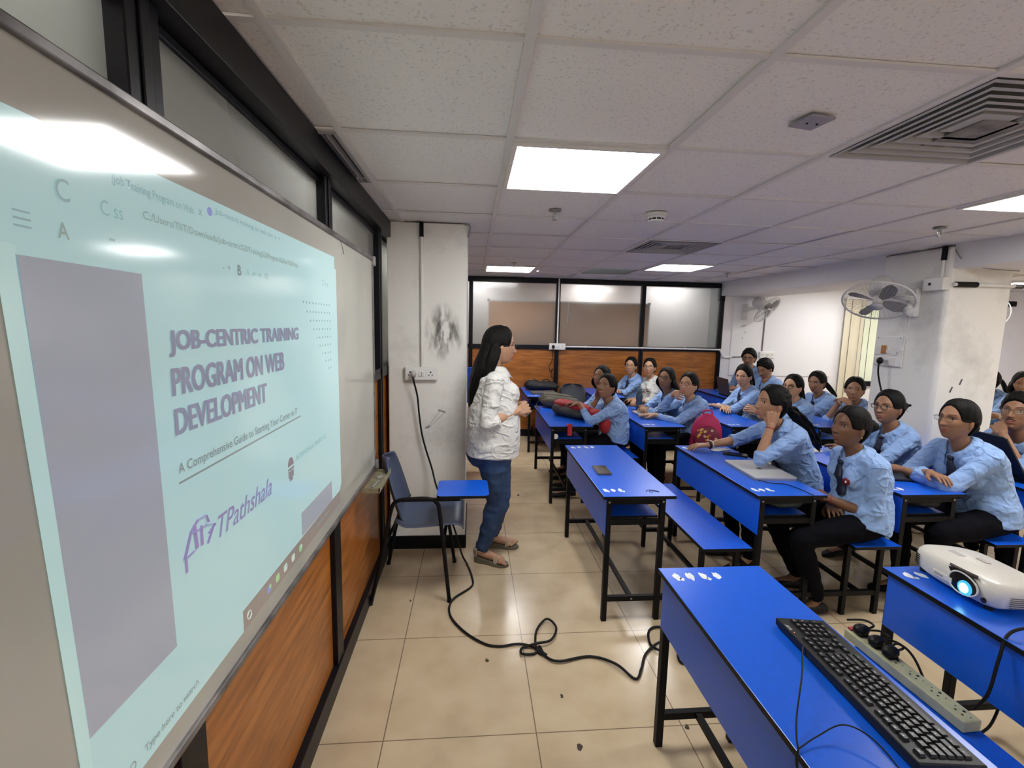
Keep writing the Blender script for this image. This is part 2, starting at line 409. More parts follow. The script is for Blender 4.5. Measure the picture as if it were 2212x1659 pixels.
M_navy = mat('navy_tie_cloth', (.010,.011,.035), .6)
M_trous = mat('black_trouser_cloth', (.0035,.0035,.006), .9, spec=.08, bump=(20,.3,.01))
M_jeans = mat('blue_denim', lin(38,62,100), .85, vary=(14,.35,(1,1,.4)), bump=(300,.2,.001))
M_shoe = mat('black_shoe', (.006,.006,.006), .5, spec=.2)
M_metalfr = mat('thin_metal_spectacle_frame', (.05,.045,.04), .3, .8)
M_redpin = mat('maroon_badge', (.16,.01,.03), .35)
def glassmat():
    m = bpy.data.materials.new('spectacle_lens'); m.use_nodes = True; nt = m.node_tree
    for n in list(nt.nodes): nt.nodes.remove(n)
    o = N(nt, 'ShaderNodeOutputMaterial'); t = N(nt, 'ShaderNodeBsdfTransparent'); g = N(nt, 'ShaderNodeBsdfGlossy'); g.inputs['Roughness'].default_value = .05
    t.inputs[0].default_value = (.9,.92,.92,1); mx = N(nt, 'ShaderNodeMixShader'); mx.inputs[0].default_value = .08
    nt.links.new(t.outputs[0], mx.inputs[1]); nt.links.new(g.outputs[0], mx.inputs[2]); nt.links.new(mx.outputs[0], o.inputs[0]); return m
M_lens = glassmat()

def person(label, head, look, pel, yaw, arms, tone=(.30,.155,.09), hair='pony', glasses=None, tie=True, male=False, top=None,
           legs=None, vox=.0045, cuff=.15, standing=False, stout=1.0, badge=False, pants=None, gen='person', shoe='shoe', scale=1.0,
           seat=.455, pelz=None, group=None, roll=0, earring=False, headband=None, tall=False, collar_open=False, tail_dir=None):
    C = Vector(head); rnd = random.Random(int(abs(head[0]*977+head[1]*131)*10))
    F0 = Vector((math.cos(yaw), math.sin(yaw), 0)); L0 = Vector((-F0.y, F0.x, 0)); U0 = Vector((0,0,1))
    B = lambda f, l, u: F0*f+L0*l+U0*u
    hf = nrm(Vector(look)-C)
    if roll:
        up = (U0*math.cos(roll)+nrm(U0.cross(hf))*math.sin(roll))
    else: up = U0
    R = frame(hf, up); Rm = lambda p: Vector(R@np.array(p))+C
    hh = nrm(Vector((hf.x, hf.y, 0)))
    hs = (1.0 if not male else 1.05)*scale
    P0 = Vector((pel[0], pel[1], pelz if pelz else seat+.095))
    lowneck = Rm((-.022*hs, 0, -.085*hs))
    NB = C+Vector((0,0,-.150*hs))-F0*.025-hh*.02
    root = thing(gen, label, 'person', (P0.x, P0.y, 0), group)
    # spine
    ctrl = P0*.45+NB*.55-F0*(.075 if not standing else -.018)+Vector((0,0,.03))
    def sp(s): return P0*(1-s)**2+ctrl*2*s*(1-s)+NB*s*s
    def tg(s): return nrm((ctrl-P0)*(1-s)+(NB-ctrl)*s)
    sw = stout*(1.12 if male else 1.0)*scale
    SEC = [(0,.168,.118),(.15,.165,.116),(.4,.134,.100),(.62,.146,.108),(.83,.158,.096),(.915,.132,.082),(.965,.092,.068),(1.0,.062,.058)]
    if male: SEC = [(0,.150,.112),(.2,.145,.108),(.45,.140,.104),(.65,.165,.112),(.84,.180,.10),(.92,.146,.084),(.965,.098,.070),(1.0,.066,.062)]
    if standing: SEC = [(0,.175,.146),(.2,.172,.146),(.42,.155,.136),(.62,.150,.108),(.83,.146,.080),(.915,.128,.078),(.965,.092,.066),(1.0,.062,.058)]
    def ab(s):
        a = np.interp(s, [q[0] for q in SEC], [q[1] for q in SEC]); b = np.interp(s, [q[0] for q in SEC], [q[2] for q in SEC])
        k = sw if s < .9 else 1+(sw-1)*.3
        return a*k, b*k
    def fr(s):
        t = tg(s); f = nrm(L0.cross(t)); return t, f
    def torso(mb, k=1.0, add=0.0, s0=0, s1=1, n=16):
        RR = []
        for i in range(n+1):
            s = s0+(s1-s0)*i/n; a, b = ab(s); a = a*k+add; b = b*k+add; t, f = fr(s); c = sp(s); ring = []
            for j in range(28):
                th = 2*math.pi*j/28; cc, ss = math.cos(th), math.sin(th)
                ring.append(c+f*(abs(cc)**.85*math.copysign(1,cc)*b)+L0*(abs(ss)**.85*math.copysign(1,ss)*a))
            RR.append(ring)
        mb.rings(RR)
    sh = {}
    shw = (.155 if not male else .178)*(1+(sw-1)*.6)
    for sd in (1, -1):
        t, f = fr(.86); sh[sd] = sp(.88)+L0*sd*shw-t*.008
    l1, l2 = .262*scale*(1.06 if male else 1), .232*scale*(1.06 if male else 1)
    A = {}
    for sd, a in zip((1, -1), arms):
        if a.get('hd'): wp = C+B(*a['hd'])
        elif a.get('abs'): wp = Vector(a['abs'])
        else: wp = Vector((NB.x, NB.y, 0))+B(*a['w'])
        pole = B(*a.get('pole', (-.2, sd*.5, -1)))
        sh_ = sh[sd]+(wp-sh[sd])*.03
        E, wp = ik(sh_, wp, l1, l2, pole); A[sd] = (sh_, E, wp, nrm(B(*a['d'])), nrm(B(*a['n'])), a.get('curl', .3))
    # legs
    HP = {}; ls = legs or {}
    for sd in (1, -1):
        hip = P0+L0*sd*(.085 if not standing else .068)*sw+Vector((0,0,-.01)); lg = ls.get(sd)
        if lg: an = Vector(lg)
        elif standing: an = Vector((P0.x, P0.y, .09))+L0*sd*.09
        else: an = Vector((P0.x, P0.y, .09))+F0*.36+L0*sd*.1
        if standing: K, an = ik(hip, an, .375*scale, .372*scale, F0+L0*sd*.1)
        else:
            K, an = ik(hip, an, .40*scale, .40*scale, F0*1.0+Vector((0,0,1.1))+L0*sd*.15)
        HP[sd] = (hip, K, an)
    # ---- body: one continuous surface
    mb = MB()
    add_grid(mb, head_grid(male=male), R, np.array(C), hs)
    for sd in (1, -1):
        mb.ell(Rm((-.006*hs, sd*.0755*hs, -.006*hs)), (.017*hs, .009*hs, .031*hs), [Vector(R@np.array(q)) for q in ((.93,sd*.36,.0),(-.36*sd,.93,0),(.0,0,1))])
        mb.ell(Rm((-.002*hs, sd*.076*hs, -.032*hs)), (.009*hs, .006*hs, .009*hs))
    nr = (.047 if not male else .056)*scale
    chain(mb, [lowneck+Vector((0,0,.03)), lowneck, NB+Vector((0,0,.01)), sp(.93)], [nr*.98, nr, nr*1.06, nr*1.15], 18)
    torso(mb, .72, 0, .02, .96)
    for sd in (1, -1):
        S, E, Wp, d, n, cu = A[sd]
        chain(mb, [sp(.86), S], [.05, .040], 12)
        chain(mb, [S, S*.5+E*.5, E], [.040*sw, .037*sw, .033*sw], 14)
        fa = E*.72+Wp*.28
        chain(mb, [E, fa, Wp*.92+E*.08, Wp], [.033*sw, .034*sw, .0225*scale*(1+(sw-1)*.5), .0215*scale*(1+(sw-1)*.5)], 14)
        tips = hand(mb, Wp, d, n, sd, cu, .95*scale*(1.08 if male else 1))
        hip, K, an = HP[sd]
        chain(mb, [sp(.05), hip, K], [.07, .06, .045], 10); chain(mb, [K, an], [.045, .032], 10)
        # foot
        ff = nrm(Vector((F0.x, F0.y, 0))+L0*sd*.12)
        if ls.get(('f', sd)): ff = nrm(Vector(ls[('f', sd)]))
        fl = an+Vector((0,0,-.045)); side = Vector((-ff.y, ff.x, 0))
        hz = an.z-.09
        lift = .022 if shoe == 'sandal' else .005
        if shoe == 'sandal':
            chain(mb, [an, Vector((an.x,an.y,hz+.075))-ff*.02], [.03,.027], 10)
            chain(mb, [Vector((an.x,an.y,hz+.070))-ff*.02, Vector((an.x,an.y,hz+.055))+ff*.06, Vector((an.x,an.y,hz+.042))+ff*.125], [.028,.028,.024], 12)
            for k in range(5):
                o_ = side*((k-2)*.0165*(-sd)); lt = (.055,.052,.047,.041,.034)[k]*.8
                b0 = Vector((an.x,an.y,hz+.037))+ff*(.125-.004*k)+o_
                chain(mb, [b0, b0+ff*lt*.55+Vector((0,0,.002)), b0+ff*lt-Vector((0,0,.004))], [.011,(.0105 if k else .0125),(.0085 if k else .011)], 8)
        else:
            chain(mb, [an, Vector((an.x,an.y,hz+.05))+ff*.03, Vector((an.x,an.y,hz+.03))+ff*.12], [.03,.03,.022], 10)
    bm = voxel(mb, vox, 2, .45)
    sk, lp, br = skin_mats(tone)
    for m in (sk, lp, br): bm.materials.append(m)
    nf = len(bm.polygons); pc = np.zeros(nf*3); bm.polygons.foreach_get('center', pc); pc = pc.reshape(-1,3)
    loc = ((pc-np.array(C))@R)/hs; mi = np.zeros(nf, int); x, y, z = loc.T; fx = x > .055; ay = np.abs(y)
    mi[fx & (((y/.0235)**2+((z+.0575)/.0062)**2 < 1) | ((y/.0205)**2+((z+.0695)/.0075)**2 < 1))] = 1
    bm.polygons.foreach_set('material_index', mi); bm.polygons.foreach_set('use_smooth', [True]*nf)
    bm.name = 'body'; link('body', bm, root)
    # ---- eyes
    for sd in (1, -1):
        e = MB(); yy = sd*.0315; ex = float(face_x(yy, .010))
        cx = ex-.0048; cpos = Rm((cx*hs, yy*hs, .010*hs))
        ax = [Vector(R@np.array(q)) for q in ((math.cos(sd*.28), math.sin(sd*.28), 0), (-math.sin(sd*.28), math.cos(sd*.28), 0), (0,0,1))]
        e.ell(cpos, (.0085*hs, .0145*hs, .0062*hs), ax, 16, 10, 0)
        e.ell(cpos+ax[0]*.0052*hs, (.0042*hs, .0058*hs, .0058*hs), ax, 14, 8, 1)
        lid = [cpos+ax[0]*(.0088*math.cos(a)*hs)+ax[1]*(.0160*math.sin(a)*hs)+ax[2]*((.0052*math.cos(a*1.0)+.0008)*hs) for a in np.linspace(-1.45, 1.45, 9)]
        e.tube(lid, .0014*hs, 6, 2)
        lid2 = [cpos+ax[0]*(.0082*math.cos(a)*hs)+ax[1]*(.0150*math.sin(a)*hs)-ax[2]*((.0056*math.cos(a*1.0))*hs) for a in np.linspace(-1.3, 1.3, 7)]
        e.tube(lid2, .0008*hs, 5, 2)
        e.build('eye', [M_eyew, M_iris, br], root, 180)
        eb = MB(); yv = np.linspace(.012, .047, 8); zv = .0285+.0050*np.sin((yv-.012)/.035*2.3)
        eb.tube([Rm(((float(face_x(sd*a, b))-.0016)*hs, sd*a*hs, b*hs)) for a, b in zip(yv, zv)], [(.0012+(.0013 if not male else .0020)*math.sin(.5+2.3*i/7)) for i in range(8)], 6, 0, flat=1)
        eb.build('eyebrow', br, root, 180)
    if male:
        mu = MB(); yv = np.linspace(-.026, .026, 11)
        mu.tube([Rm(((float(face_x(a, -.047-abs(a)*.18))+.0012)*hs, a*hs, (-.047-abs(a)*.18)*hs)) for a in yv], [.0015+.0025*math.sin(.3+2.5*i/10) for i in range(11)], 6)
        mu.build('moustache', br, root, 180)
    # ---- hair
    hb = MB(); G = head_grid(80, 60, feat=False); gx, gy, gz = G[...,0].copy(), G[...,1].copy(), G[...,2].copy()
    line = .044+.030*np.clip(1-(np.abs(gy)/.058)**2, 0, 1)**.7 if not male else .056+.008*np.cos(gy*60)
    tline = .034+.020*np.clip((gz-.005)/.05, 0, 1)
    backf = np.clip((tline-gx)/.014, 0, 1)                    # behind the temples
    fore = np.clip((gz-line)/.010, 0, 1)
    low = np.clip((gz+(.075 if not male else .055)+np.clip(-gx,0,.08)*.4)/.02, 0, 1)
    side_ = np.clip((.012-gx)/.016, 0, 1)*low
    earcut = np.where((gz < .018) & (gx > -.030), 0, 1)
    mask = np.clip(np.maximum(fore, np.where(gz > .005, backf, side_*earcut)), 0, 1)
    ew, eh = (.060, .096) if not male else (.066, .086)
    op = np.sqrt((gy/ew)**2+((gz+.020)/eh)**2)
    upper = np.where(gx > 0, np.clip((op-1)/.10, 0, 1), 1)
    lower = mask if hair not in ('long', 'loose') else np.clip(np.maximum(fore, np.clip(((.036 if hair == 'loose' else .004)-gx)/.022, 0, 1)*low), 0, 1)
    lower = np.where(gz < .02, lower, upper); sm_ = np.clip((gz+.014)/.022, 0, 1) if hair in ('long', 'loose') or not male else np.clip((gz-.0)/.015, 0, 1)
    mask = upper*sm_+lower*(1-sm_)
    away = np.clip(np.where(gx > 0, (op-1)/.45, 1), 0, 1)
    thick = (.0035+.0115*away if not male else .007+.014*away)*(1+.3*np.clip(gz/HR, 0, 1))
    push = -.014+(thick+.014)*mask
    if not male: push = push-.005*np.exp(-(gy/.005)**2)*(gz > .03)*(gx > -.04)*mask
    rr = np.sqrt(gx**2+gy**2+gz**2)+1e-9; k = 1+push/rr
    if male: k = k+np.array([[noise.noise(Vector((a*60,b*60,c*60)))*.05 for a, b, c in row] for row in G])*mask
    HG = np.stack([gx*k, gy*k, gz*k], -1); add_grid(hb, HG, R, np.array(C), hs)
    back = -Vector(R[:,0]); latd = Vector(R[:,1]); upd = Vector(R[:,2])
    hm = M_hair
    down = Vector((0,0,-1))
    if hair == 'bun': 
        bc = Rm((-.125*hs, 0, .02*hs)); hb.ell(bc, (.038,.045,.043)); hb.ell(bc+back*.02+latd*.01, (.03,.032,.03))
        for k_ in range(6): hb.tube([bc, bc+nrm(back*.8+latd*rnd.uniform(-1,1)+upd*rnd.uniform(-1,.6))*.065], [.008,.003], 6)
    if hair == 'lowbun':
        hb.ell(Rm((-.105*hs, 0, -.035*hs)), (.034,.040,.036))
    if hair in ('pony', 'curly', 'curlylong'):
        st = Rm((-.112*hs, 0, .01*hs if hair == 'pony' else -.02*hs)); ln = {'pony': .26, 'curly': .26, 'curlylong': .40}[hair]
        td = Vector(tail_dir) if tail_dir else back*.55+Vector((0,0,-1))*.85
        p = st; mid = st+back*.035+Vector((0,0,-.02)); e_ = st+nrm(td)*ln
        nS = 7 if hair == 'pony' else 13; wd = .022 if hair == 'pony' else .042
        for k_ in range(nS):
            o1 = Vector((rnd.uniform(-1,1), rnd.uniform(-1,1), rnd.uniform(-1,1)))*wd
            pts = catmull([st+o1*.2, mid+o1*.6, mid*.5+e_*.5+o1, e_+o1*.5], 6)
            if hair != 'pony': pts = [q+Vector((noise.noise(q*22+o1*40), noise.noise(q*22+o1*40+Vector((5,0,0))), 0))*.016 for q in pts]
            nP = len(pts); hb.tube(pts, [(.016 if hair == 'pony' else .014)*(1-.75*(i/nP)**2) for i in range(nP)], 7)
        hb.ell(st, (.022,.022,.022))
    if hair in ('long', 'loose'):
        nS = 26; ln = .47 if hair == 'long' else .20
        for k_ in range(nS):
            a = math.radians((104 if hair == 'long' else 80)+(152 if hair == 'long' else 200)*k_/(nS-1)); st = Rm((math.cos(a)*.098*hs, math.sin(a)*.080*hs, -.01*hs+rnd.uniform(-.02,.02)))
            outd = nrm(Vector((st.x-C.x, st.y-C.y, 0))); l_ = ln*(.72+.28*abs(math.sin((k_/(nS-1))*math.pi)))*rnd.uniform(.9,1.06)
            bk = -F0
            pts = [st, st+down*l_*.3+outd*(.016 if hair == 'loose' else .030)+bk*(.005 if hair == 'loose' else .02), st+down*l_*.62+outd*(.012 if hair == 'loose' else .026)+bk*(.035 if hair == 'loose' else .060), st+down*l_+bk*(.055 if hair == 'loose' else .085)+L0*rnd.uniform(-.012,.012)+outd*(-.01)]
            pts = catmull(pts, 5); pts = [q_+Vector((noise.noise(q_*9+Vector((k_,0,0))), noise.noise(q_*9+Vector((0,k_,3))), 0))*.010*min(1, i_/6) for i_, q_ in enumerate(pts)]; hb.tube(pts, [.021*(1-.6*(i/len(pts))**2.2) for i in range(len(pts))], 8)
        hm = M_hairw
    if hair in ('curly', 'curlylong'):
        for k_ in range(46):
            a = rnd.uniform(1.2, 5.08); zz = rnd.uniform(-.03,.1); cc = float(_c(zz)); 
            hb.ell(Rm((math.cos(a)*.100*cc*hs-.012, math.sin(a)*.078*cc*hs, zz*hs)), (rnd.uniform(.012,.02),)*3, nu=8, nv=6) if zz > .015 or abs(math.sin(a)) < .75 else None
        for sd in ():
            for k_ in range(5):
                s0 = Rm((.045*hs-.01*k_, sd*.066*hs, .045*hs)); pts = [s0+down*.02*i+latd*sd*(.008+.006*math.sin(i*1.7+k_)) for i in range(6)]
                hb.tube(pts, .0055, 6)
    hme = voxel(hb, max(vox*1.1, .0045), 1 if hair not in ('pony','bun','lowbun') else 2, .4)
    crinkle(hme, .003 if hair in ('long','loose') else (.0035 if male else .0015), 55, 3, (1,1,1) if male else (1,1,.35))
    hme.materials.append(hm); hme.polygons.foreach_set('use_smooth', [True]*len(hme.polygons)); hme.name = 'hair'; link('hair', hme, root)
    if hair in ('pony','curly','curlylong','bun'):
        t_ = MB(); st = Rm((-.112*hs, 0, .012*hs if hair != 'curly' else -.02)); t_.tube([st+latd*.024*math.cos(a)+nrm(upd*.8+back*.2)*.024*math.sin(a) for a in np.linspace(0, 2*math.pi, 14)[:-1]], .005, 6, closed=True)
        t_.build('hair_tie', mat('pink_hair_tie', (.55,.04,.12), .6) if headband else M_blackrub, root, 180)
    # ---- glasses
    if glasses:
        g = MB(); gc = {'dark': M_blackpl, 'metal': M_metalfr, 'red': mat('red_spectacle_frame', (.30,.03,.03), .3)}[glasses]
        fxp = float(face_x(0, .01))+.004
        for sd in (1,-1):
            c0 = np.array((fxp-.002, sd*.033, .006)); ringp = []
            for a in np.linspace(0, 2*math.pi, 17)[:-1]:
                yv = .0215*math.copysign(abs(math.cos(a))**.8, math.cos(a)); zv = .0165*math.copysign(abs(math.sin(a))**.8, math.sin(a))
                ringp.append(Rm(tuple((c0+np.array((-abs(yv+sd*0)*0-(.10*(abs(c0[1]+yv)-.01)), yv, zv)))*hs)))
            g.tube(ringp, (.0010 if glasses == 'metal' else .0017)*max(1,vox/.004), 6, 0, closed=True)
            g.add(ringp, [tuple(range(16))], 1)
            tl = [Rm(tuple(np.array(q)*hs)) for q in ((fxp-.006, sd*.056, .012), (fxp-.018, sd*.073, .012), (.03, sd*.082, .010), (-.012, sd*.084, .006))]
            g.tube(tl, (.0012 if glasses == 'metal' else .0018)*max(1,vox/.004), 6)
        g.tube([Rm(tuple(np.array(q)*hs)) for q in ((fxp-.001,-.0105,.010),(fxp+.002,0,.013),(fxp-.001,.0105,.010))], .0016, 6)
        g.build('eyeglasses', [gc, M_lens], root, 180)
    # ---- shirt
    tm = top or M_shirtb; sb = MB()
    if standing: torso(sb, 1, .018, -.10, .962, 20)
    else: torso(sb, 1, .014, -.05, .962, 18)
    if not male:
        for sd in (1,-1):
            t, f = fr(.63); a, b = ab(.63); sb.ell(sp(.63)+f*(b-.018)+L0*sd*.066*sw, (.060*sw,.062*sw,.066*sw), (f, L0, t))
    for sd in (1, -1):
        S, E, Wp, d, n, cu = A[sd]; cf = E*(1-cuff)+Wp*cuff
        chain(sb, [sp(.85)+L0*sd*.05, S], [.060*sw,.053*sw], 14)
        chain(sb, [S, S*.45+E*.55, E], [.054*sw,.049*sw,.045*sw], 14)
        sb.tube([E, cf], [.045*sw, (.044 if cuff < .6 else .033)*sw], 14)
        if cuff < .6: sb.tube([cf-nrm(Wp-E)*.035, cf], [.049*sw,.048*sw], 14)
        else: sb.tube([cf-nrm(Wp-E)*.045, cf], [.036*sw,.037*sw], 14)
    sm = voxel(sb, max(.0055, vox*1.25), 3, .5)
    crinkle(sm, .0085 if not standing else .0055, 13, rnd.random()*50, (1,1,1.5), True); crinkle(sm, .0022, 34, 7, (1,1,1.7), True)
    sm.materials.append(tm); sm.polygons.foreach_set('use_smooth', [True]*len(sm.polygons)); sm.name = 'shirt'; link('shirt', sm, root)
    # collar
    cb = MB()
    t, f = fr(.97); base = NB+t*.004; RR = []
    cr = nr*1.27
    for lv, (rr_, hz_) in enumerate(((cr*1.10, -.018), (cr*1.00, .018), (cr*1.05, .023), (cr*1.32, .008), (cr*1.72, -.022))):
        ring = []
        for j in range(22):
            th = math.radians(22 if not collar_open else 40)+(2*math.pi-2*math.radians(22 if not collar_open else 40))*j/21
            fwd = 1+(.18+(.12 if lv == 4 else 0))*(max(0, math.cos(th)))
            extra = 0
            if lv == 4: extra = -.030*max(0, math.cos(th))**3-.012*max(0, math.cos(th))
            p_ = base+f*(math.cos(th)*rr_*fwd+.004)+L0*(math.sin(th)*rr_)+t*(hz_+extra-.016*max(0,math.cos(th)))
            ring.append(p_)
        RR.append(ring)
    cb.grid(RR)
    co = cb.build('collar', tm, root, 180); sol = co.modifiers.new('s', 'SOLIDIFY'); sol.thickness = .003; sol.offset = 1
    def front(s, l=0, off=0):
        a, b = ab(s); t_, f_ = fr(s); bust = .0 if male else .012*math.exp(-((s-.63)/.11)**2)
        return sp(s)+f_*((b+.014)*math.sqrt(max(0, 1-(l/a)**2))+bust+off)+L0*l
    if tie:
        tb_ = MB(); V = []; ss = np.linspace(.955, .22, 14)
        for i, s in enumerate(ss):
            w_ = .013 if i == 0 else (.016 if i == 1 else .016+.024*(i/13)**.8)
            if i == 13: w_ = .002
            lean_ = .004*math.sin(i*.4)
            V.append((front(s, -w_+lean_, .015), front(s, w_+lean_, .015)))
        tb_.grid(V)
        tb_.ell(front(.952, .002, .010), (.009,.014,.014), (f, L0, t))
        to = tb_.build('tie', M_navy, root, 180); so = to.modifiers.new('s', 'SOLIDIFY'); so.thickness = .005; so.offset = 1
    else:
        pk = MB()
        for i in range(7): pk.ell(front(.9-.12*i, 0, .006), (.003,.005,.005), nu=8, nv=5)
        pk.build('shirt_buttons', M_white, root, 180)
    if badge:
        bd = MB(); c_ = front(.58, .078, .034); bd.lathe([(.0,.004),(.020,.004),(.022,.001),(.022,-.030)], c_, fr(.6)[1]+L0*.5, 20, 0)
        bd.ell(c_+nrm(fr(.6)[1]+L0*.5)*.005, (.004,.006,.008), nu=8, nv=5, mi=1)
        bd.build('badge', [M_redpin, M_white], root, 60)
    # ---- trousers
    pb = MB(); torso(pb, .96, 0, -.06, .16 if not standing else .12, 6)
    for sd in (1,-1):
        hip, K, an = HP[sd]; kk = 1.0*sw
        if standing:
            chain(pb, [hip+Vector((0,0,.02)), hip*.7+K*.3, K], [.096*kk,.100*kk,.073*kk], 16); chain(pb, [K, K*.7+an*.3, an+Vector((0,0,.03))], [.071*kk,.069*kk,.047], 16)
            pb.tube([an+Vector((0,0,.055)), an+Vector((0,0,.02))], [.050,.051], 16)
        else:
            chain(pb, [hip, hip*.5+K*.5, K], [.080*kk,.078*kk,.062*kk], 14); chain(pb, [K, K*.6+an*.4, an+Vector((0,0,.02))], [.060*kk,.056,.042], 14)
    if standing:
        pb.ell(P0-F0*.075+Vector((0,0,-.05)), (.105,.165,.11), (F0, L0, U0))
    pm = voxel(pb, max(.007, vox*1.5), 3, .5); crinkle(pm, .008, 15, 2, (1,1,2.0), True)
    pm.materials.append(pants or M_trous); pm.polygons.foreach_set('use_smooth', [True]*len(pm.polygons)); pm.name = 'trousers'
    link('jeans' if pants is M_jeans else 'trousers', pm, root)
    # ---- shoes
    for sd in (1,-1):
        hip, K, an = HP[sd]; ff = nrm(Vector((F0.x, F0.y, 0))+L0*sd*.12)
        if ls.get(('f', sd)): ff = nrm(Vector(ls[('f', sd)]))
        side = Vector((-ff.y, ff.x, 0)); hz = an.z-.09; q = lambda a, b, c: Vector((an.x,an.y,0))+ff*a+side*b+Vector((0,0,hz+c)); so_ = MB()
        outline = [(-.062,0),(-.055,.024),(-.02,.031),(.04,.030),(.09,.040),(.135,.040),(.17,.026),(.185,0)]
        outline = outline+[(a,-b) for a, b in outline[-2:0:-1]]
        if shoe == 'sandal':
            hgt = lambda a: .045 if a < -.01 else (.045-.022*(a+.01)/.10 if a < .09 else .023-.006*(a-.09)/.1)
            nO = len(outline); so_.add([q(a,b*1.05,0) for a, b in outline]+[q(a,b*1.1,hgt(a)) for a, b in outline], [tuple(range(nO)), tuple(range(2*nO-1, nO-1, -1))]+[(i,(i+1)%nO,nO+(i+1)%nO,nO+i) for i in range(nO)])
            so_.build('sandal_sole', mat('grey_green_wedge_sole', lin(96,92,78), .6), root, 50)
            sb_ = MB(); sm_ = mat('taupe_sandal_strap', lin(158,146,128), .55)
            for a0, wd_ in ((.105,.017),):
                for k_ in range(2):
                    pts = [q(a0+k_*.012+.010*math.cos(t_), .041*math.cos(t_), .020+.040*math.sin(t_)) for t_ in np.linspace(0, math.pi, 11)]; sb_.tube(pts, .010, 6, flat=.3)
            pts = [q(-.02+.045*math.cos(t_), .036*math.sin(t_), .088) for t_ in np.linspace(0, 2*math.pi, 15)[:-1]]; sb_.tube(pts, .006, 6, closed=True)
            for b_ in (.033,-.033): sb_.tube([q(-.03,b_,.088), q(-.05,b_*.8,.04)], .006, 6)
            sb_.tube([q(-.064,-.012,.09), q(-.062,0,.045)], .008, 6)
            sb_.build('sandal_strap', sm_, root, 180)
        else:
            so_ = MB(); RR = []
            for a, w_, h_ in ((-.07,.010,.03),(-.062,.028,.055),(-.03,.034,.075),(.03,.036,.07),(.08,.043,.055),(.13,.042,.042),(.17,.030,.034),(.19,.010,.022)):
                RR.append([q(a, w_*math.cos(t_), max(0, h_*.5+h_*.5*math.sin(t_))) for t_ in np.linspace(0, 2*math.pi, 13)[:-1]])
            so_.rings(RR); so_.build('shoe', M_shoe, root, 180)
    return root, dict(A=A, front=front, C=C, NB=NB, R=R, HP=HP)
def arm_fold(sd, z=.775, f=.30):    # forearm lying across the desk
    return dict(w=(f, -sd*.07, z), d=(.25, -sd*1, -.05), n=(0.1,0,-1), curl=.25, pole=(-.1, sd*.9, -.55))
def arm_flat(sd, f=.40, l=None, z=.762):
    return dict(w=(f, (l if l is not None else sd*.14), z), d=(1, -sd*.15, -.03), n=(0,0,-1), curl=.14, pole=(-.3, sd*.7, -.7))
def arm_cheek(sd, fist=True):
    return dict(hd=(.045, sd*.075, -.125), d=(-.15, -sd*.1, 1), n=(-.3, -sd*1, .2) if not fist else (-.5,-sd*.9,0), curl=.9 if fist else .35, pole=(.75, sd*.15, -1))
def arm_chin(sd, off=.03):
    return dict(hd=(.115, sd*off+sd*.03, -.135), d=(-.35, -sd*.75, .55), n=(-.8, -sd*.1, -.3), curl=.8, pole=(.3, sd*.75, -1))
def arm_lap(sd):
    return dict(w=(.25, -sd*.02, .66), d=(.6, -sd*.9, -.2), n=(-.2,0,-1), curl=.5, pole=(-.5, sd*.6, -.6))

def band(P, sd, back_, r, th, m, name='bracelet'):
    root, I = P; S, E, Wp, d, n, cu = I['A'][sd]; ax = nrm(Wp-E); c = Wp-ax*back_; u = nrm(ax.cross(Vector((.3,.2,1)))); v = ax.cross(u)
    q = MB(); q.tube([c+u*math.cos(a)*r+v*math.sin(a)*r for a in np.linspace(0, 2*math.pi, 17)[:-1]], th, 6, closed=True); return q.build(name, m, root, 180)
def earring(P, sd):
    root, I = P; R, C = I['R'], I['C']; p = Vector(R@np.array((-.002, sd*.083, -.042)))+C
    q = MB(); q.ell(p, (.004,.003,.006), nu=10, nv=6); q.build('earring', mat('gold_metal', (.5,.35,.1), .3, 1), root, 180)
# ------------------------------------------------------------------ room shell
YB, XR, YF, XL = 6.70, 9.0, -2.4, -.60
f = MB(); f.box(XL-.3, XR+.2, YF-.2, YB+.6, -.1, 0); struct(f.build('floor', M_floor))
X0, Y0 = -.474, 1.179
# cells: (i,j) covers x X0+.6i.., y Y0+.6j..
lights = {(1,1), (5,1), (1,7), (4,6), (1,-5), (5,-5), (9,7), (12,7), (9,1), (12,1), (9,-4), (12,-4)}
diffs = {(3,0), (3,4)}
hole = {(3,7)}
c = MB(); rnd = random.Random(4)
c.box(XL-.2, XR+.1, YF-.1, YB+.3, CEIL+.25, CEIL+.28, 2)
BX0, BX1 = 3.58, 4.02
for i in range(-1, 17):
    for j in range(-6, 10):
        x0 = X0+.6*i; x1 = x0+.6; y0 = Y0+.6*j; y1 = y0+.6
        if i == -1: x0 = -.585
        if x0 > XR: continue
        y1 = min(y1, YB+.05)
        if x0 >= BX0-.3 and x1 <= BX1+.1 : pass
        if (i,j) in lights or (i,j) in diffs or (i,j) in hole or (i == -1 and j == 1): continue
        z = CEIL+.006+rnd.uniform(0,.004); g = .004
        c.box(x0+g, x1-g, y0+g, y1-g, z, z+.012, 0)
for i in range(0, 17):
    x = X0+.6*i; c.box(x-.013, x+.013, YF, YB, CEIL-.001, CEIL+.008, 1)
for j in range(-6, 11):
    y = Y0+.6*j
    if y < YB: c.box(XL, XR, y-.011, y+.011, CEIL+.0005, CEIL+.007, 1)
struct(c.build('ceiling', [M_tile, M_tbar, M_plenum]))
# right, front walls
b = MB(); b.box(XR, XR+.1, YF, YB+.3, 0, CEIL+.28); struct(b.build('wall_right', M_wall))
b = MB(); b.box(XL-.1, XR+.1, YF-.1, YF, 0, CEIL+.28); struct(b.build('wall_front', M_wall))
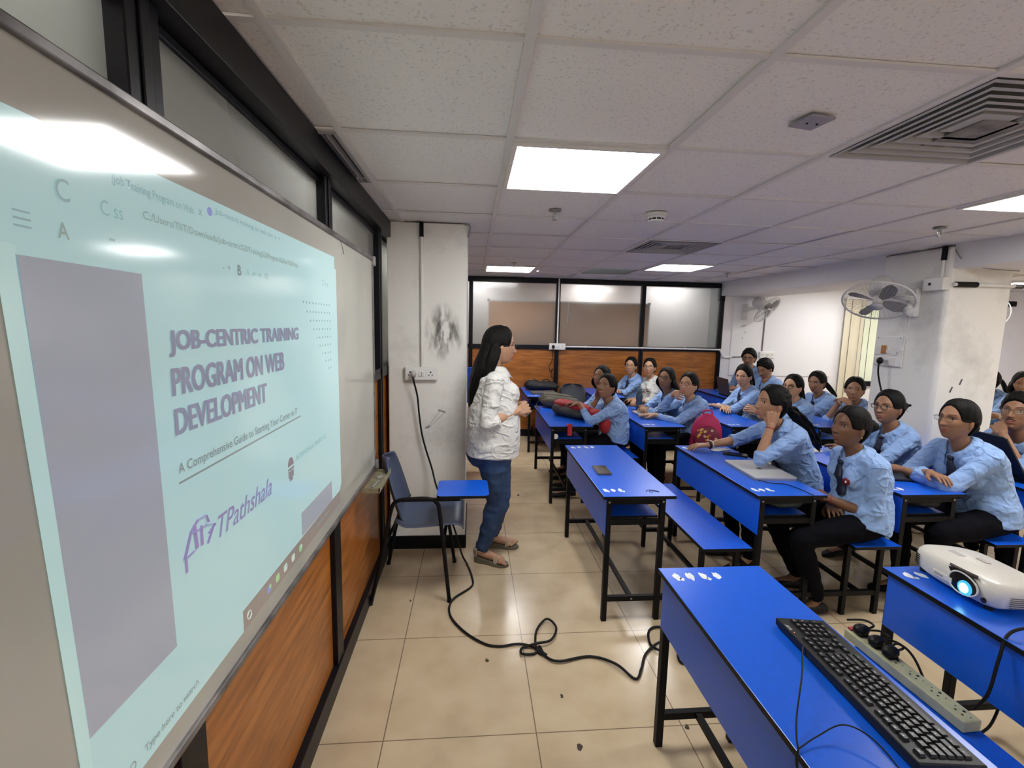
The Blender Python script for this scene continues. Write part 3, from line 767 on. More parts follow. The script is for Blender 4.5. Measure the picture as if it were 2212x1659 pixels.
# ---- back wall: masonry to the right, glazed partition to the left
PX0, PX1 = -.09, 3.66
b = MB()
b.box(3.70, 5.90, YB, YB+.12, 0, CEIL+.28); b.box(6.55, XR, YB, YB+.12, 0, CEIL+.28)
b.box(5.90, 6.55, YB, YB+.12, 0, .80); b.box(5.90, 6.55, YB, YB+.12, 2.0, CEIL+.28)
b.box(3.655, 3.76, YB-.03, YB+.12, 0, CEIL, 0)
struct(b.build('wall_back', M_wall))
posts = [-.03, 1.205, 2.45, 3.635]
hd = MB(); hd.box(-.62, 3.66, YB-.05, YB+.04, 2.205, CEIL); hd.box(3.59, 3.665, YB-.05, YB+.04, 2.02, 2.205); tr = hd
tr.box(-.62, 3.66, YB-.035, YB+.035, 1.275, 1.335); tr.box(-.62, 3.66, YB-.035, YB+.035, 0, .10)
for px in posts:
    w = .028; tr.box(px-w, px+w, YB-.045, YB+.04, 0, 2.21)
    tr.box(px-.006, px+.006, YB-.052, YB-.045, 0, 2.21)
struct(tr.build('trim_1', M_darkframe, bevel=.003))
p = MB()
for a, b_ in ((-.6,-.06), (-.002,1.177), (1.233,2.422), (2.478,3.607)): p.box(a, b_, YB-.012, YB+.012, .10, 1.275)
struct(p.build('wall_back_lower', M_woodB))
def frosted(name, tcol, k, rough, tl=0.0):
    m = bpy.data.materials.new(name); m.use_nodes = True; nt = m.node_tree
    for n in list(nt.nodes): nt.nodes.remove(n)
    o = N(nt, 'ShaderNodeOutputMaterial'); t = N(nt, 'ShaderNodeBsdfTransparent'); d = N(nt, 'ShaderNodeBsdfDiffuse'); d.inputs[0].default_value = (*tcol,1)
    g = N(nt, 'ShaderNodeBsdfGlossy'); g.inputs['Roughness'].default_value = rough; g.inputs[0].default_value = (.9,.9,.9,1)
    m1 = N(nt, 'ShaderNodeMixShader'); m1.inputs[0].default_value = k; nt.links.new(t.outputs[0], m1.inputs[1]); nt.links.new(d.outputs[0], m1.inputs[2])
    if tl:
        tn = N(nt, 'ShaderNodeBsdfTranslucent'); tn.inputs[0].default_value = (.8,.82,.78,1); m3 = N(nt, 'ShaderNodeMixShader'); m3.inputs[0].default_value = tl
        nt.links.new(m1.outputs[0], m3.inputs[1]); nt.links.new(tn.outputs[0], m3.inputs[2]); m1 = m3
    fr_ = N(nt, 'ShaderNodeFresnel'); fr_.inputs[0].default_value = 1.5
    m2 = N(nt, 'ShaderNodeMixShader'); nt.links.new(fr_.outputs[0], m2.inputs[0]); nt.links.new(m1.outputs[0], m2.inputs[1]); nt.links.new(g.outputs[0], m2.inputs[2])
    nt.links.new(m2.outputs[0], o.inputs[0]); return m
M_frost = frosted('frosted_partition_glass', (.62,.65,.62), .14, .15, .14)
for k, (a, b_) in enumerate(((-.6,-.06), (-.002,1.177), (1.233,2.422), (2.478,3.607))):
    g = MB(); g.box(a, b_, YB-.006, YB, 1.335, 2.205); struct(g.build(f'window_{k+1}', M_frost))
# cork board seen through the glass
cb = thing('corkboard', 'brown cork pinboard with aluminium edge behind the glass partition', 'pinboard', (1.39, YB+.03, 1.3))
q = MB(); q.box(.222, 2.556, YB+.03, YB+.045, 1.30, 1.945); q.build('cork_sheet', mat('brown_cork', lin(205,142,84), .9, vary=(120,.16,(1,1,1),6)), cb)
q = MB(); q.box(.212, 2.566, YB+.022, YB+.047, 1.942, 1.962); q.box(.208, .224, YB+.022, YB+.047, 1.3, 1.96); q.box(2.554, 2.57, YB+.022, YB+.047, 1.3, 1.96)
q.build('board_frame', mat('light_aluminium_edge', (.6,.6,.58), .4, .3), cb)
q = MB(); q.box(.200, .232, YB+.015, YB+.05, 1.94, 1.972); q.box(2.546, 2.578, YB+.015, YB+.05, 1.94, 1.972); q.build('corner_cap', M_grey, cb)
q = MB(); q.tube([(1.36,YB+.01,1.945),(1.358,YB+.005,1.80),(1.352,YB+.005,1.66)], .006, 6)
tag(q.build('hanging_cord', M_white), 'short white cord hanging in front of the cork pinboard', 'cord')
# corridors behind the glass, with ceilings and lamps; dim lamps added to brighten panes
q = MB(); q.box(-1.7, -1.6, YF, YB+.6, 0, CEIL+.28); q.box(-1.7, XL-.06, YF, YB+.6, CEIL+.02, CEIL+.05); q.box(-1.7, 3.72, YB+.04, YB+.6, CEIL+.02, CEIL+.05); q.box(-1.7, 3.72, YB+.5, YB+.6, 0, CEIL+.28); struct(q.build('wall_corridor', M_wall))
q = MB(); q.box(-1.7, XL-.3, YF-.2, YB+.6, -.1, 0); struct(q.build('floor_corridor', M_floor))
M_clamp = mat('corridor_lamp_and_fill', (.9,.9,.9), .4, emit=(1,.98,.93), estr=LIGHT*.9)
for (x_, y_, w_, d_, m_, lb_) in ((-.95,.40,.25,.38,0,'corridor lamp glowing through the glass at the upper left'),(-1.05,2.0,.22,.35,1,'unseen lamp added behind the left partition, middle one'),(-1.05,3.9,.22,.4,1,'unseen lamp added behind the left partition, farthest one'),(.06,6.93,.10,.10,0,'corridor lamp glowing through the back glass at its left end'),(1.75,6.95,.20,.08,0,'corridor lamp glowing through the middle of the back glass'),(3.0,6.95,.3,.08,1,'unseen lamp added behind the right pane of the back glass')):
    q = MB(); q.box(x_-w_, x_+w_, y_-d_, y_+d_, CEIL+.005, CEIL+.02); tag(q.build('corridor_lamp_and_fill', M_clamp if not m_ else mat('added_lamp_dim', (.9,.9,.9), .4, emit=(1,.98,.93), estr=LIGHT*.7)), lb_, 'light', 'corridor lamps')
# skirting of back wall etc: window_5 with blind
g = MB(); g.box(5.90, 6.55, YB+.06, YB+.07, .8, 2.0); struct(g.build('window_5', mat('pale_daylight_pane', (.62,.64,.50), .2, emit=(.75,.8,.55), estr=.35)))
q = MB(); q.box(5.895, 5.915, YB-.01, YB+.1, .8, 2.0); q.box(5.9, 6.6, YB-.01, YB+.1, 1.985, 2.01); q.box(5.9, 6.6, YB-.03, YB+.1, .79, .86)
struct(q.build('trim_2', M_darkframe))
bl = thing('vertical_blind', 'cream vertical fabric blind drawn beside the window on the back wall', 'blind', (5.72, YB-.05, .5))
q = MB()
for k in range(4):
    x = 5.575+k*.078; q.obox((x+.02, YB-.055-.012*(k % 2), 1.30), (.040,.014*(1 if k % 2 else -.6),0), (0,.0015,0), (0,0,.80))
q.build('slats', mat('cream_blind_fabric', lin(222,214,190), .8), bl)
q = MB(); q.box(5.53, 6.62, YB-.085, YB-.035, 2.095, 2.125); q.build('blind_rail', M_white, bl)
q = MB(); q.tube([(5.93,YB-.10,2.09),(5.925,YB-.10,1.4),(5.93,YB-.10,.82)], .0035, 5); q.build('blind_cord', M_black, bl)
# wall band under the far windows (dark rail)
# ---- left wall partition
xg = -.585
fr_ = MB()
LP = [-2.12, -1.10, -.08, .938, 2.0, 3.05, 4.1, 5.1, 6.1]
fr_.box(-.66, -.548, YF, YB, 2.172, CEIL); fr_.box(-.66, -.602, YF, YB, 2.150, 2.172)
fr_.box(-.66, -.578, YF, YB, 1.260, 1.325)
fr_.box(-.66, -.572, YF, YB, 0, .10)
for y in LP: fr_.box(-.66, -.578, y-.045, y+.045, 0, 2.2)
for y in LP[3:]: fr_.box(-.578, -.573, y-.014, y+.014, 0 if y > 2.7 else 1.97, 2.2)
struct(fr_.build('trim_3', M_darkframe, bevel=.004))
wp = MB()
for a, b_ in zip([YF+.0]+LP, LP+[YB]): wp.box(-.645, -.600, a+.045, b_-.045, .1, 1.265)
struct(wp.build('wall_left', M_woodL))
M_glassL = frosted('frosted_grey_glass', (.70,.69,.62), .14, .16, .24)
for k, (a, b_) in enumerate(zip([YF]+LP, LP+[YB])):
    g = MB(); g.box(-.62, -.612, a+.045, b_-.045, 1.325, 2.152); struct(g.build(f'window_{k+6}', M_glassL))
# ---- column left
q = MB(); q.box(-.575, -.043, 3.25, 3.85, 0, CEIL); struct(q.build('column', M_colpaint, bevel=.008))
q = MB(); q.box(-.58, -.035, 3.238, 3.86, 0, .095); struct(q.build('baseboard_column', M_black))
# pencil / chalk marks on column (thin smudges with their own shapes)
def smudge_mat():
    m = bpy.data.materials.new('graphite_smudge'); m.use_nodes = True; nt = m.node_tree
    for n in list(nt.nodes): nt.nodes.remove(n)
    o = N(nt, 'ShaderNodeOutputMaterial'); t_ = N(nt, 'ShaderNodeBsdfTransparent'); d = N(nt, 'ShaderNodeBsdfDiffuse'); d.inputs[0].default_value = (.10,.095,.09,1)
    tc = N(nt, 'ShaderNodeTexCoord'); ns = N(nt, 'ShaderNodeTexNoise'); ns.inputs['Scale'].default_value = 22; ns.inputs['Detail'].default_value = 6
    mp = N(nt, 'ShaderNodeMapping'); mp.inputs['Rotation'].default_value = (0,.6,0); mp.inputs['Scale'].default_value = (1,1,.35); nt.links.new(tc.outputs['Object'], mp.inputs[0]); nt.links.new(mp.outputs[0], ns.inputs['Vector'])
    r = N(nt, 'ShaderNodeValToRGB'); r.color_ramp.elements[0].position = .42; r.color_ramp.elements[1].position = .75; nt.links.new(ns.outputs['Fac'], r.inputs[0])
    g = N(nt, 'ShaderNodeTexGradient', gradient_type='SPHERICAL'); mg = N(nt, 'ShaderNodeMapping'); mg.inputs['Location'].default_value = (-1,0,-1); mg.inputs['Scale'].default_value = (2,0,2); nt.links.new(tc.outputs['Generated'], mg.inputs[0]); nt.links.new(mg.outputs[0], g.inputs[0])
    k = N(nt, 'ShaderNodeMath', operation='MULTIPLY'); nt.links.new(r.outputs[0], k.inputs[0]); nt.links.new(g.outputs['Fac'], k.inputs[1])
    k2 = N(nt, 'ShaderNodeMath', operation='MULTIPLY'); nt.links.new(k.outputs[0], k2.inputs[0]); k2.inputs[1].default_value = 1.0
    mx = N(nt, 'ShaderNodeMixShader'); nt.links.new(k2.outputs[0], mx.inputs[0]); nt.links.new(t_.outputs[0], mx.inputs[1]); nt.links.new(d.outputs[0], mx.inputs[2]); nt.links.new(mx.outputs[0], o.inputs[0]); return m
M_smudge = smudge_mat()
q = MB(); q.prism([(-.34,1.34),(-.06,1.34),(-.06,1.76),(-.34,1.76)], (0,3.2485,0), (1,0,0), (0,0,1), (0,.001,0))
q.build('smudge', M_smudge, None); sm = bpy.data.objects['smudge']; tag(sm, 'grey scuff smudge high on the white column', 'stain')
q = MB()
pts = [(-.325,.890),(-.300,.905),(-.215,1.015),(-.185,1.005),(-.205,.985),(-.305,.880)]
q.tube([(x,3.2488,z) for x, z in pts], .0016, 5, closed=True); q.tube([(-.325,3.2488,.885),(-.295,3.2488,.900)], .005, 5); q.tube([(-.235,3.2488,1.015),(-.185,3.2488,.998)], .005, 5)
tag(q.build('pencil_mark', mat('graphite', (.28,.28,.28), .6)), 'drawn slanted rectangle mark low on the white column', 'drawn mark')
# ---- pillar right + beam
q = MB(); q.box(3.58, 4.12, 3.32, 3.93, 0, CEIL-.0); struct(q.build('pillar', M_colpaint, bevel=.035, seg=4))
q = MB(); q.box(3.60, 4.30, YF, 3.33, 2.105, CEIL+.02); q.box(3.60, 4.30, 3.92, YB, 2.095, CEIL+.02); struct(q.build('beam', M_beam, bevel=.006))
# ---- ceiling fixtures
M_lamp = mat('led_diffuser', (.9,.9,.9), .4, emit=(1.0,.99,.975), estr=LIGHT)
LL = {(1,1): 'bright square ceiling light panel nearest above the teacher and empty desk', (5,1): 'ceiling light panel cut by the right edge of the picture', (1,7): 'small far ceiling light panel near the back partition left end',
      (4,6): 'far ceiling light panel in front of the back partition, right one', (9,7): 'ceiling light panel beyond the beam left of the pillar top', (12,7): 'ceiling light panel beyond the beam right of the pillar'}
for (i, j) in sorted(lights):
    x = X0+.6*i; y = Y0+.6*j; lb = LL.get((i,j))
    t = thing('ceiling_light', lb or 'square ceiling light panel out of the picture over the front of the room', 'light', (x+.3, y+.3, CEIL), 'square ceiling light panels')
    q = MB(); q.box(x+.03, x+.57, y+.03, y+.57, CEIL-.004, CEIL+.004); q.build('diffuser', M_lamp, t)
    q = MB()
    for a, b_, c_, d_ in ((x+.012,x+.588,y+.012,y+.03),(x+.012,x+.588,y+.57,y+.588),(x+.012,x+.03,y+.03,y+.57),(x+.57,x+.588,y+.03,y+.57)): q.box(a, b_, c_, d_, CEIL-.010, CEIL+.006)
    q.build('light_frame', M_white, t)
M_slot = mat('dark_slot', (.012,.012,.012), .9); M_diff = mat('grey_diffuser_enamel', (.36,.355,.35), .45); M_dust = mat('dusty_diffuser', (.20,.19,.18), .8, vary=(14,.5))
for n_, (i, j) in enumerate(sorted(diffs)):
    x = X0+.6*i; y = Y0+.6*j; cx, cy = x+.3, y+.3
    t = thing('air_diffuser', ('large square four-way air conditioning diffuser at the upper right', 'small distant square air conditioning diffuser above the back rows')[n_], 'air vent', (cx, cy, CEIL), 'square air diffusers')
    q = MB(); q.box(x+.012, x+.588, y+.012, y+.588, CEIL+.05, CEIL+.06); q.build('duct_back', M_slot, t)
    q = MB()
    for k in range(6):
        r0 = .288-.044*k; r1 = r0-.016; zz = CEIL-.004+.004*k
        if k == 5: q.box(cx-r0, cx+r0, cy-r0, cy+r0, zz, zz+.01); break
        def ring(ra, za, rb, zb):
            A = [(cx-ra,cy-ra,za),(cx+ra,cy-ra,za),(cx+ra,cy+ra,za),(cx-ra,cy+ra,za)]; Bq = [(cx-rb,cy-rb,zb),(cx+rb,cy-rb,zb),(cx+rb,cy+rb,zb),(cx-rb,cy+rb,zb)]
            return [A, Bq]
        A, Bq = ring(r0, zz, r1, zz); _, Dq = ring(r0, zz, r1-.012, zz+.034)
        Eq = [(a_[0], a_[1], a_[2]+.003) for a_ in Dq]
        q.rings([A, Bq, Dq, Eq], 0, caps=False)
    q.build('louvre_rings', M_diff, t)
    q = MB(); q.box(cx-.02, cx+.24, cy-.03, cy+.28, CEIL+.012, CEIL+.016); q.build('dust_patch', M_dust, t)
t = thing('air_vent', 'narrow dark linear air vent beside the left wall partition', 'air vent', (-.53, 2.08, CEIL))
q = MB(); q.box(-.585, -.486, 1.79, 2.37, CEIL+.04, CEIL+.05); q.build('duct_back', M_slot, t)
q = MB(); q.box(-.585,-.490,1.785,1.80,CEIL-.006,CEIL+.01); q.box(-.585,-.490,2.36,2.375,CEIL-.006,CEIL+.01); q.box(-.499,-.487,1.79,2.37,CEIL-.006,CEIL+.01)
for k in range(2): q.obox((-.525-.028*k, 2.08, CEIL+.004), (.003,0,0), (0,.27,0), (0,0,.012))
q.build('louvre', M_diff, t)
q = MB(); q.box(X0+1.8+.01, X0+2.4-.01, Y0+4.2+.01, Y0+4.8-.01, CEIL+.23, CEIL+.24)
struct(q.build('ceiling_opening', M_slot))
# junction plate, smoke detector, sprinklers, small flap
t = thing('junction_box_cover', 'small square grey plate screwed to a ceiling tile', 'ceiling plate', (1.06, 1.49, CEIL))
q = MB(); q.obox((1.06,1.49,CEIL-.004), (.045,.008,0), (-.008,.045,0), (0,0,.004)); q.build('plate', mat('mauve_grey_plastic', (.28,.26,.30), .5), t, bevel=.002)
q = MB(); q.ell((1.045,1.49,CEIL-.009), (.004,.004,.003), nu=8, nv=5); q.ell((1.08,1.492,CEIL-.009), (.004,.004,.003), nu=8, nv=5); q.build('screw', M_black, t)
t = thing('smoke_detector', 'round white smoke detector on the ceiling behind the nearest light panel', 'smoke detector', (1.06, 2.756, CEIL))
q = MB(); q.lathe([(.062,0),(.062,-.016),(.050,-.020),(.046,-.028)], (1.06,2.756,CEIL), n=28); q.lathe([(.046,-.038),(.043,-.046),(.020,-.050),(.001,-.050)], (1.06,2.756,CEIL), n=28); q.build('detector_body', M_white, t, 40)
q = MB(); q.lathe([(.040,-.027),(.040,-.040)], (1.06,2.756,CEIL), n=20); q.build('sensor_chamber', M_black, t)
q = MB()
for k in range(10): a = k*math.pi/5; q.tube([(1.06+.045*math.cos(a),2.756+.045*math.sin(a),CEIL-.027),(1.06+.045*math.cos(a),2.756+.045*math.sin(a),CEIL-.039)], .0025, 5)
q.build('vent_rib', M_white, t)
SPL = [((.466,2.78), 'sprinkler head on the ceiling right beside the nearest light panel, chrome'), ((2.924,2.817), 'sprinkler head on the ceiling at the far right above the pillar'), ((2.997,5.44), 'tiny far sprinkler head near the red pipe'), ((.432,5.14), 'tiny far sprinkler head in front of the small far light panel')]
for (x, y), lb in SPL:
    t = thing('fire_sprinkler', lb, 'sprinkler', (x,y,CEIL), 'ceiling sprinklers')
    q = MB(); q.lathe([(.036,0),(.034,-.004),(.010,-.006)], (x,y,CEIL), n=20); q.build('escutcheon', mat('dull_metal', (.25,.24,.23), .4, .7), t, 40)
    q = MB(); q.lathe([(.011,-.006),(.011,-.018),(.006,-.02)], (x,y,CEIL), n=12)
    for s_ in (1,-1): q.tube([(x+.011*s_,y,CEIL-.016),(x+.013*s_,y,CEIL-.034),(x+.003*s_,y,CEIL-.048)], .0028, 6)
    q.tube([(x,y,CEIL-.018),(x,y,CEIL-.05)], .003, 6); q.lathe([(.016,-.050),(.016,-.052),(.001,-.053)], (x,y,CEIL), n=14); q.build('sprinkler_frame', M_chrome, t, 40)
t = MB(); t.obox((.80,5.60,CEIL-.03), (.05,.035,.0), (-.01,.015,.0), (.0,0.0,.004)); tag(t.build('dangling_flap', M_white), 'small white flap hanging beside the small far ceiling light', 'ceiling flap')
# ---- services on the column
def switchboard(name, label, o, ux, uy, uz, w, h, plug=None, group=None, d=.025):
    o, ux, uy, uz = map(Vector, (o, ux, uy, uz)); c_ = o+ux*w/2+uy*h/2
    t = thing(name, label, 'switchboard', c_, group); q = MB()
    q.obox(c_+uz*d/2, ux*w/2, uy*h/2, uz*d/2); q.build('box', M_white, t, bevel=.003)
    q = MB(); q.obox(c_+uz*(d+.003), ux*(w/2-.006), uy*(h/2-.006), uz*.003); q.build('face_plate', mat('switch_plate_white', (.78,.78,.76), .3), t, bevel=.002)
    q = MB(); q.obox(c_+uz*(d+.009)-ux*.005, ux*.009, uy*.015, uz*.005+uy*.001); q.obox(c_+uz*(d+.009)+ux*.016, ux*.009, uy*.015, uz*.005-uy*.001); q.build('switch', M_white, t, bevel=.001)
    q = MB()
    for cx in (-.33, .30):
        for a, b_, r in ((0,.012,.0055),(-.011,-.008,.004),(.011,-.008,.004)): q.lathe([(r,0),(r,.0006)], c_+ux*(cx*w+a)+uy*b_+uz*(d+.006), uz, 10)
    q.build('socket_hole', M_black, t)
    return t
switchboard('switchboard', 'white switchboard on the column with a plug pushed in its left socket', (-.461,3.25,1.222), (1,0,0), (0,0,1), (0,-1,0), .220, .094)
t = thing('power_plug', 'grey-white plug in the column switchboard with dark cable', 'plug', (-.398,3.20,1.27))
q = MB(); q.ell((-.398,3.195,1.27), (.020,.022,.024)); q.box(-.411,-.385,3.19,3.222,1.25,1.288); q.build('plug_body', mat('dirty_white_plastic', (.45,.44,.41), .5), t, 60)
ct = [(-.398,3.18,1.25),(-.392,3.17,1.22),(-.372,3.19,1.12),(-.362,3.2,1.0),(-.345,3.205,.86),(-.315,3.2,.74),(-.275,3.18,.62),(-.235,3.12,.50),(-.17,3.1,.36),(-.11,3.10,.20),(-.06,3.05,.05),(-.02,2.98,.008)]
fl = [(.012,2.820),(.006,2.714),(-.102,2.583),(-.111,2.442),(-.036,2.299),(.071,2.193),(.152,2.168),(.247,2.180),(.315,2.155),(.375,2.085),(.335,2.127),(.348,2.260),(.418,2.357),(.457,2.273),(.414,2.184),(.339,2.154),(.263,2.148),(.258,2.099),(.320,2.105),(.349,2.147),(.374,2.079),(.435,2.038),(.591,2.070),(.699,2.005),(.762,1.913),(.811,1.968),(.873,2.074),(.972,2.144),(.997,2.108),(.958,2.080),(.922,2.139),(.956,2.247),(1.03,2.27),(1.06,2.15),(1.02,2.02),(1.06,1.98),(1.2,1.85),(1.32,1.75),(1.36,1.62)]
q = MB(); q.tube(catmull(ct[:9], 6), .0062, 8); 
pts = catmull(ct[8:]+[(x,y,.008+(.012 if 12 <= i <= 15 else 0)+(.006*(i % 2) if 8 < i < 30 else 0)) for i, (x,y) in enumerate(fl)]+[(1.36,1.58,.2),(1.37,1.55,.40),(1.40,1.52,.47)], 6)
q.tube(pts, .0062, 8); q.build('cable', M_blackrub, t, 180)
t = thing('conduit_pipe', 'white conduit pipe running up the column with a black taped top', 'pipe', (-.345,3.24,1.32))
q = MB(); q.tube([(-.345,3.24,1.315),(-.345,3.24,2.19)], .0105, 10); q.lathe([(.014,0),(.014,.02)], (-.345,3.24,1.35)); q.lathe([(.014,0),(.014,.015)], (-.345,3.24,1.98), n=12); q.build('pipe', M_white, t, 60)
q = MB(); q.box(-.358,-.332,3.225,3.249,2.18,CEIL); q.build('black_tape', M_black, t)
q = MB(); q.tube(catmull([(-.06,3.24,2.268),(-.028,3.235,2.262),(-.030,3.235,2.21),(-.038,3.24,2.19)],4), .006, 6); tag(q.build('loose_cable_hook', M_grey), 'short grey cable end hanging at the top corner of the column', 'cable')
# ---- back partition services
switchboard('switchboard', 'white switchboard on the middle rail of the back partition with a black plug', (1.088,YB-.05,1.272), (1,0,0), (0,0,1), (0,-1,0), .236, .092)
t = thing('black_power_plug', 'black plug and looped cord hanging from the back partition switchboard', 'plug', (1.145, YB-.1, 1.31))
q = MB(); q.ell((1.145,YB-.095,1.315), (.022,.02,.026)); q.build('plug_body', M_blackpl, t, 60)
q = MB(); q.tube(catmull([(1.145,YB-.10,1.30),(1.14,YB-.07,1.22),(1.135,YB-.05,1.10),(1.10,YB-.05,1.03),(1.12,YB-.05,.95),(1.15,YB-.05,1.0),(1.13,YB-.05,.90),(1.17,YB-.06,.84),(1.14,YB-.08,.80)],6), .005, 6); q.build('cable', M_blackrub, t, 180)
t = thing('conduit_pipe', 'white conduit pipe up the back partition post and along its middle rail', 'pipe', (1.2, YB-.06, 1.3))
q = MB(); q.tube([(1.205,YB-.062,1.36),(1.205,YB-.062,CEIL)], .011, 8); q.tube(catmull([(1.32,YB-.055,1.318),(2.4,YB-.055,1.318),(3.55,YB-.055,1.312),(3.64,YB-.055,1.30),(3.68,YB-.05,1.23),(3.73,YB-.04,1.20),(3.85,YB-.02,1.205)],4), .012, 8)
for x in (1.62,2.46,3.1): q.tube([(x-.008,YB-.055,1.318),(x+.008,YB-.055,1.318)], .016, 8)
q.build('pipe', mat('bright_white_pvc', (.8,.8,.8), .35), t, 60)
t = thing('conduit_pipe', 'dark cable conduit on the back right wall up to the wall fan', 'pipe', (4.3, YB-.01, 1.25))
q = MB(); q.tube([(3.85,YB-.015,1.205),(4.25,YB-.015,1.215)], .010, 8); q.tube([(4.315,YB-.015,1.30),(4.325,YB-.015,2.09)], .011, 8); q.build('pipe', mat('grey_conduit', (.22,.19,.22), .5), t, 60)
switchboard('switchboard', 'white switchboard on the back right wall behind the two boys', (4.27,YB,1.195), (1,0,0), (0,0,1), (0,-1,0), .235, .098, d=.04)
switchboard('switchboard', 'small white fan regulator box high on the back right wall', (4.28,YB,1.985), (1,0,0), (0,0,1), (0,-1,0), .10, .10, d=.03)
t = MB(); t.tube(catmull([(3.755,YB-.055,CEIL),(3.755,YB-.055,2.17),(3.765,YB-.055,2.14),(3.80,YB-.055,2.135),(4.18,YB-.055,2.135),(4.21,YB-.05,2.15),(4.22,YB-.01,2.17)],3), .024, 10)
tag(t.build('fire_pipe', mat('red_fire_pipe', (.20,.015,.03), .4), None, 60), 'dark red fire water pipe under the beam at the back corner', 'pipe')
q = MB(); q.box(3.83, 5.45, YB-.012, YB-.001, .93, 2.02); tag(q.build('wall_whiteboard', mat('matt_white_sheet', (.82,.82,.84), .5)), 'plain white wall sheet behind the students at the back right', 'panel')
for x_, z_ in ((3.96,1.66),(3.985,1.665),(4.01,1.67)):
    q = MB(); q.tube([(x_,YB-.014,z_),(x_+.008,YB-.014,z_+.012),(x_+.012,YB-.014,z_)], .003, 5); tag(q.build('pen_scribble', M_black), 'tiny dark pen scribble on the white wall below the back fan', 'drawn mark', 'pen scribbles on the back wall')
q = MB(); q.box(8.15,8.30,YB-.10,YB,2.05,2.13); tag(q.build('security_camera', M_black, None, bevel=.01), 'small black camera box on the back wall right of the pillar', 'camera')

# ---- wall fans
def fan(label, base, wall_n, head_c, axis, r=.205, group='white wall fans'):
    """base = wall point, wall_n = wall normal, head_c = guard centre, axis = blowing direction"""
    base, wall_n, head_c, axis = Vector(base), nrm(wall_n), Vector(head_c), nrm(axis)
    t = thing('wall_fan', label, 'fan', base, group); u = nrm(axis.cross(Vector((0,0,1)))); v = u.cross(axis)
    side = nrm(wall_n.cross(Vector((0,0,1))))
    q = MB(); q.obox(base+wall_n*.02, side*.045, Vector((0,0,.115)), wall_n*.02); q.ell(base+wall_n*.045+Vector((0,0,-.05)), (.04,.04,.06)); q.build('wall_bracket', M_white, t, 50, bevel=.006)
    mot = head_c-axis*.10
    q = MB(); q.tube(catmull([base+wall_n*.04+Vector((0,0,.03)), base+wall_n*.10+Vector((0,0,.04)), mot-axis*.03-v*.05, mot-axis*.02],5), .026, 10); q.build('arm', M_white, t, 60)
    q = MB(); q.lathe([(.02,-.13),(.06,-.125),(.078,-.10),(.082,-.02),(.07,.03),(.03,.05)], mot, axis, 24); q.build('motor_housing', M_white, t, 50)
    q = MB()
    for k in range(44):
        a = 2*math.pi*k/44; e = u*math.cos(a)+v*math.sin(a)
        q.tube([head_c-axis*.055+e*.06, head_c-axis*.045+e*r*.6, head_c-axis*.02+e*r*.95, head_c+e*r], .0011, 4)
    q.build('rear_guard', mat('guard_wire_grey', (.45,.45,.46), .4), t, 180)
    q = MB()
    for k in range(48):
        a = 2*math.pi*k/48; e = u*math.cos(a)+v*math.sin(a)
        q.tube([head_c+e*r, head_c+axis*.03+e*r*.92, head_c+axis*.05+e*r*.55, head_c+axis*.055+e*.045], .0009, 4)
    q.lathe([(.045,.052),(.045,.062),(.005,.066)], head_c, axis, 20); q.build('front_guard', mat('guard_wire_grey', (.45,.45,.46), .4), t, 180)
    q = MB(); q.tube([head_c+(u*math.cos(a)+v*math.sin(a))*r for a in np.linspace(0,2*math.pi,41)[:-1]], .0075, 6, closed=True); q.build('guard_rim', M_white, t, 180)
    for k in range(4):
        q = MB(); a = k*math.pi/2+.5; e = u*math.cos(a)+v*math.sin(a); g = u*-math.sin(a)+v*math.cos(a); R2 = []
        for rr_, w_, tw in ((.03,.02,.5),(.07,.045,.45),(.12,.062,.35),(.165,.05,.25),(.182,.02,.2)):
            c_ = head_c+e*rr_*r/.205; d_ = g*math.cos(tw)+axis*math.sin(tw); nn = axis*math.cos(tw)-g*math.sin(tw); R2.append([c_+d_*w_+nn*.001, c_-d_*w_*.6+nn*.001, c_-d_*w_*.6-nn*.001, c_+d_*w_-nn*.001])
        q.rings(R2); q.build('blade', mat('grey_fan_blade', (.20,.19,.19), .35), t, 60)
    q = MB(); q.lathe([(.035,-.04),(.035,.02),(.02,.035)], head_c, axis, 18); q.build('hub', M_white, t, 50)
    for k, (o_, l_) in enumerate(((-.02,.18),(.015,.27))):
        q = MB(); p0 = base+wall_n*.05+side*o_+Vector((0,0,-.10)); q.tube([p0, p0-Vector((0,0,l_))], .0015, 4); q.lathe([(.008,0),(.011,-.018),(.003,-.03)], p0-Vector((0,0,l_)), n=10); q.build('pull_cord', M_white, t)
    return t
fan('white wall fan on the pillar, largest and nearest fan', (3.58,3.575,1.86), (-1,0,0), (3.33,3.66,1.872), (-.42,-.36,-.80), .245)
fan('white wall fan on the back right wall beneath the red pipe', (3.99,YB,1.87), (0,-1,0), (4.17,6.42,1.90), (.42,-.62,-.60), .215)
fan('far wall fan half hidden behind the right edge of the pillar', (7.60,YB,1.9), (0,-1,0), (7.52,6.36,1.94), (-.75,-.5,-.15), .25)
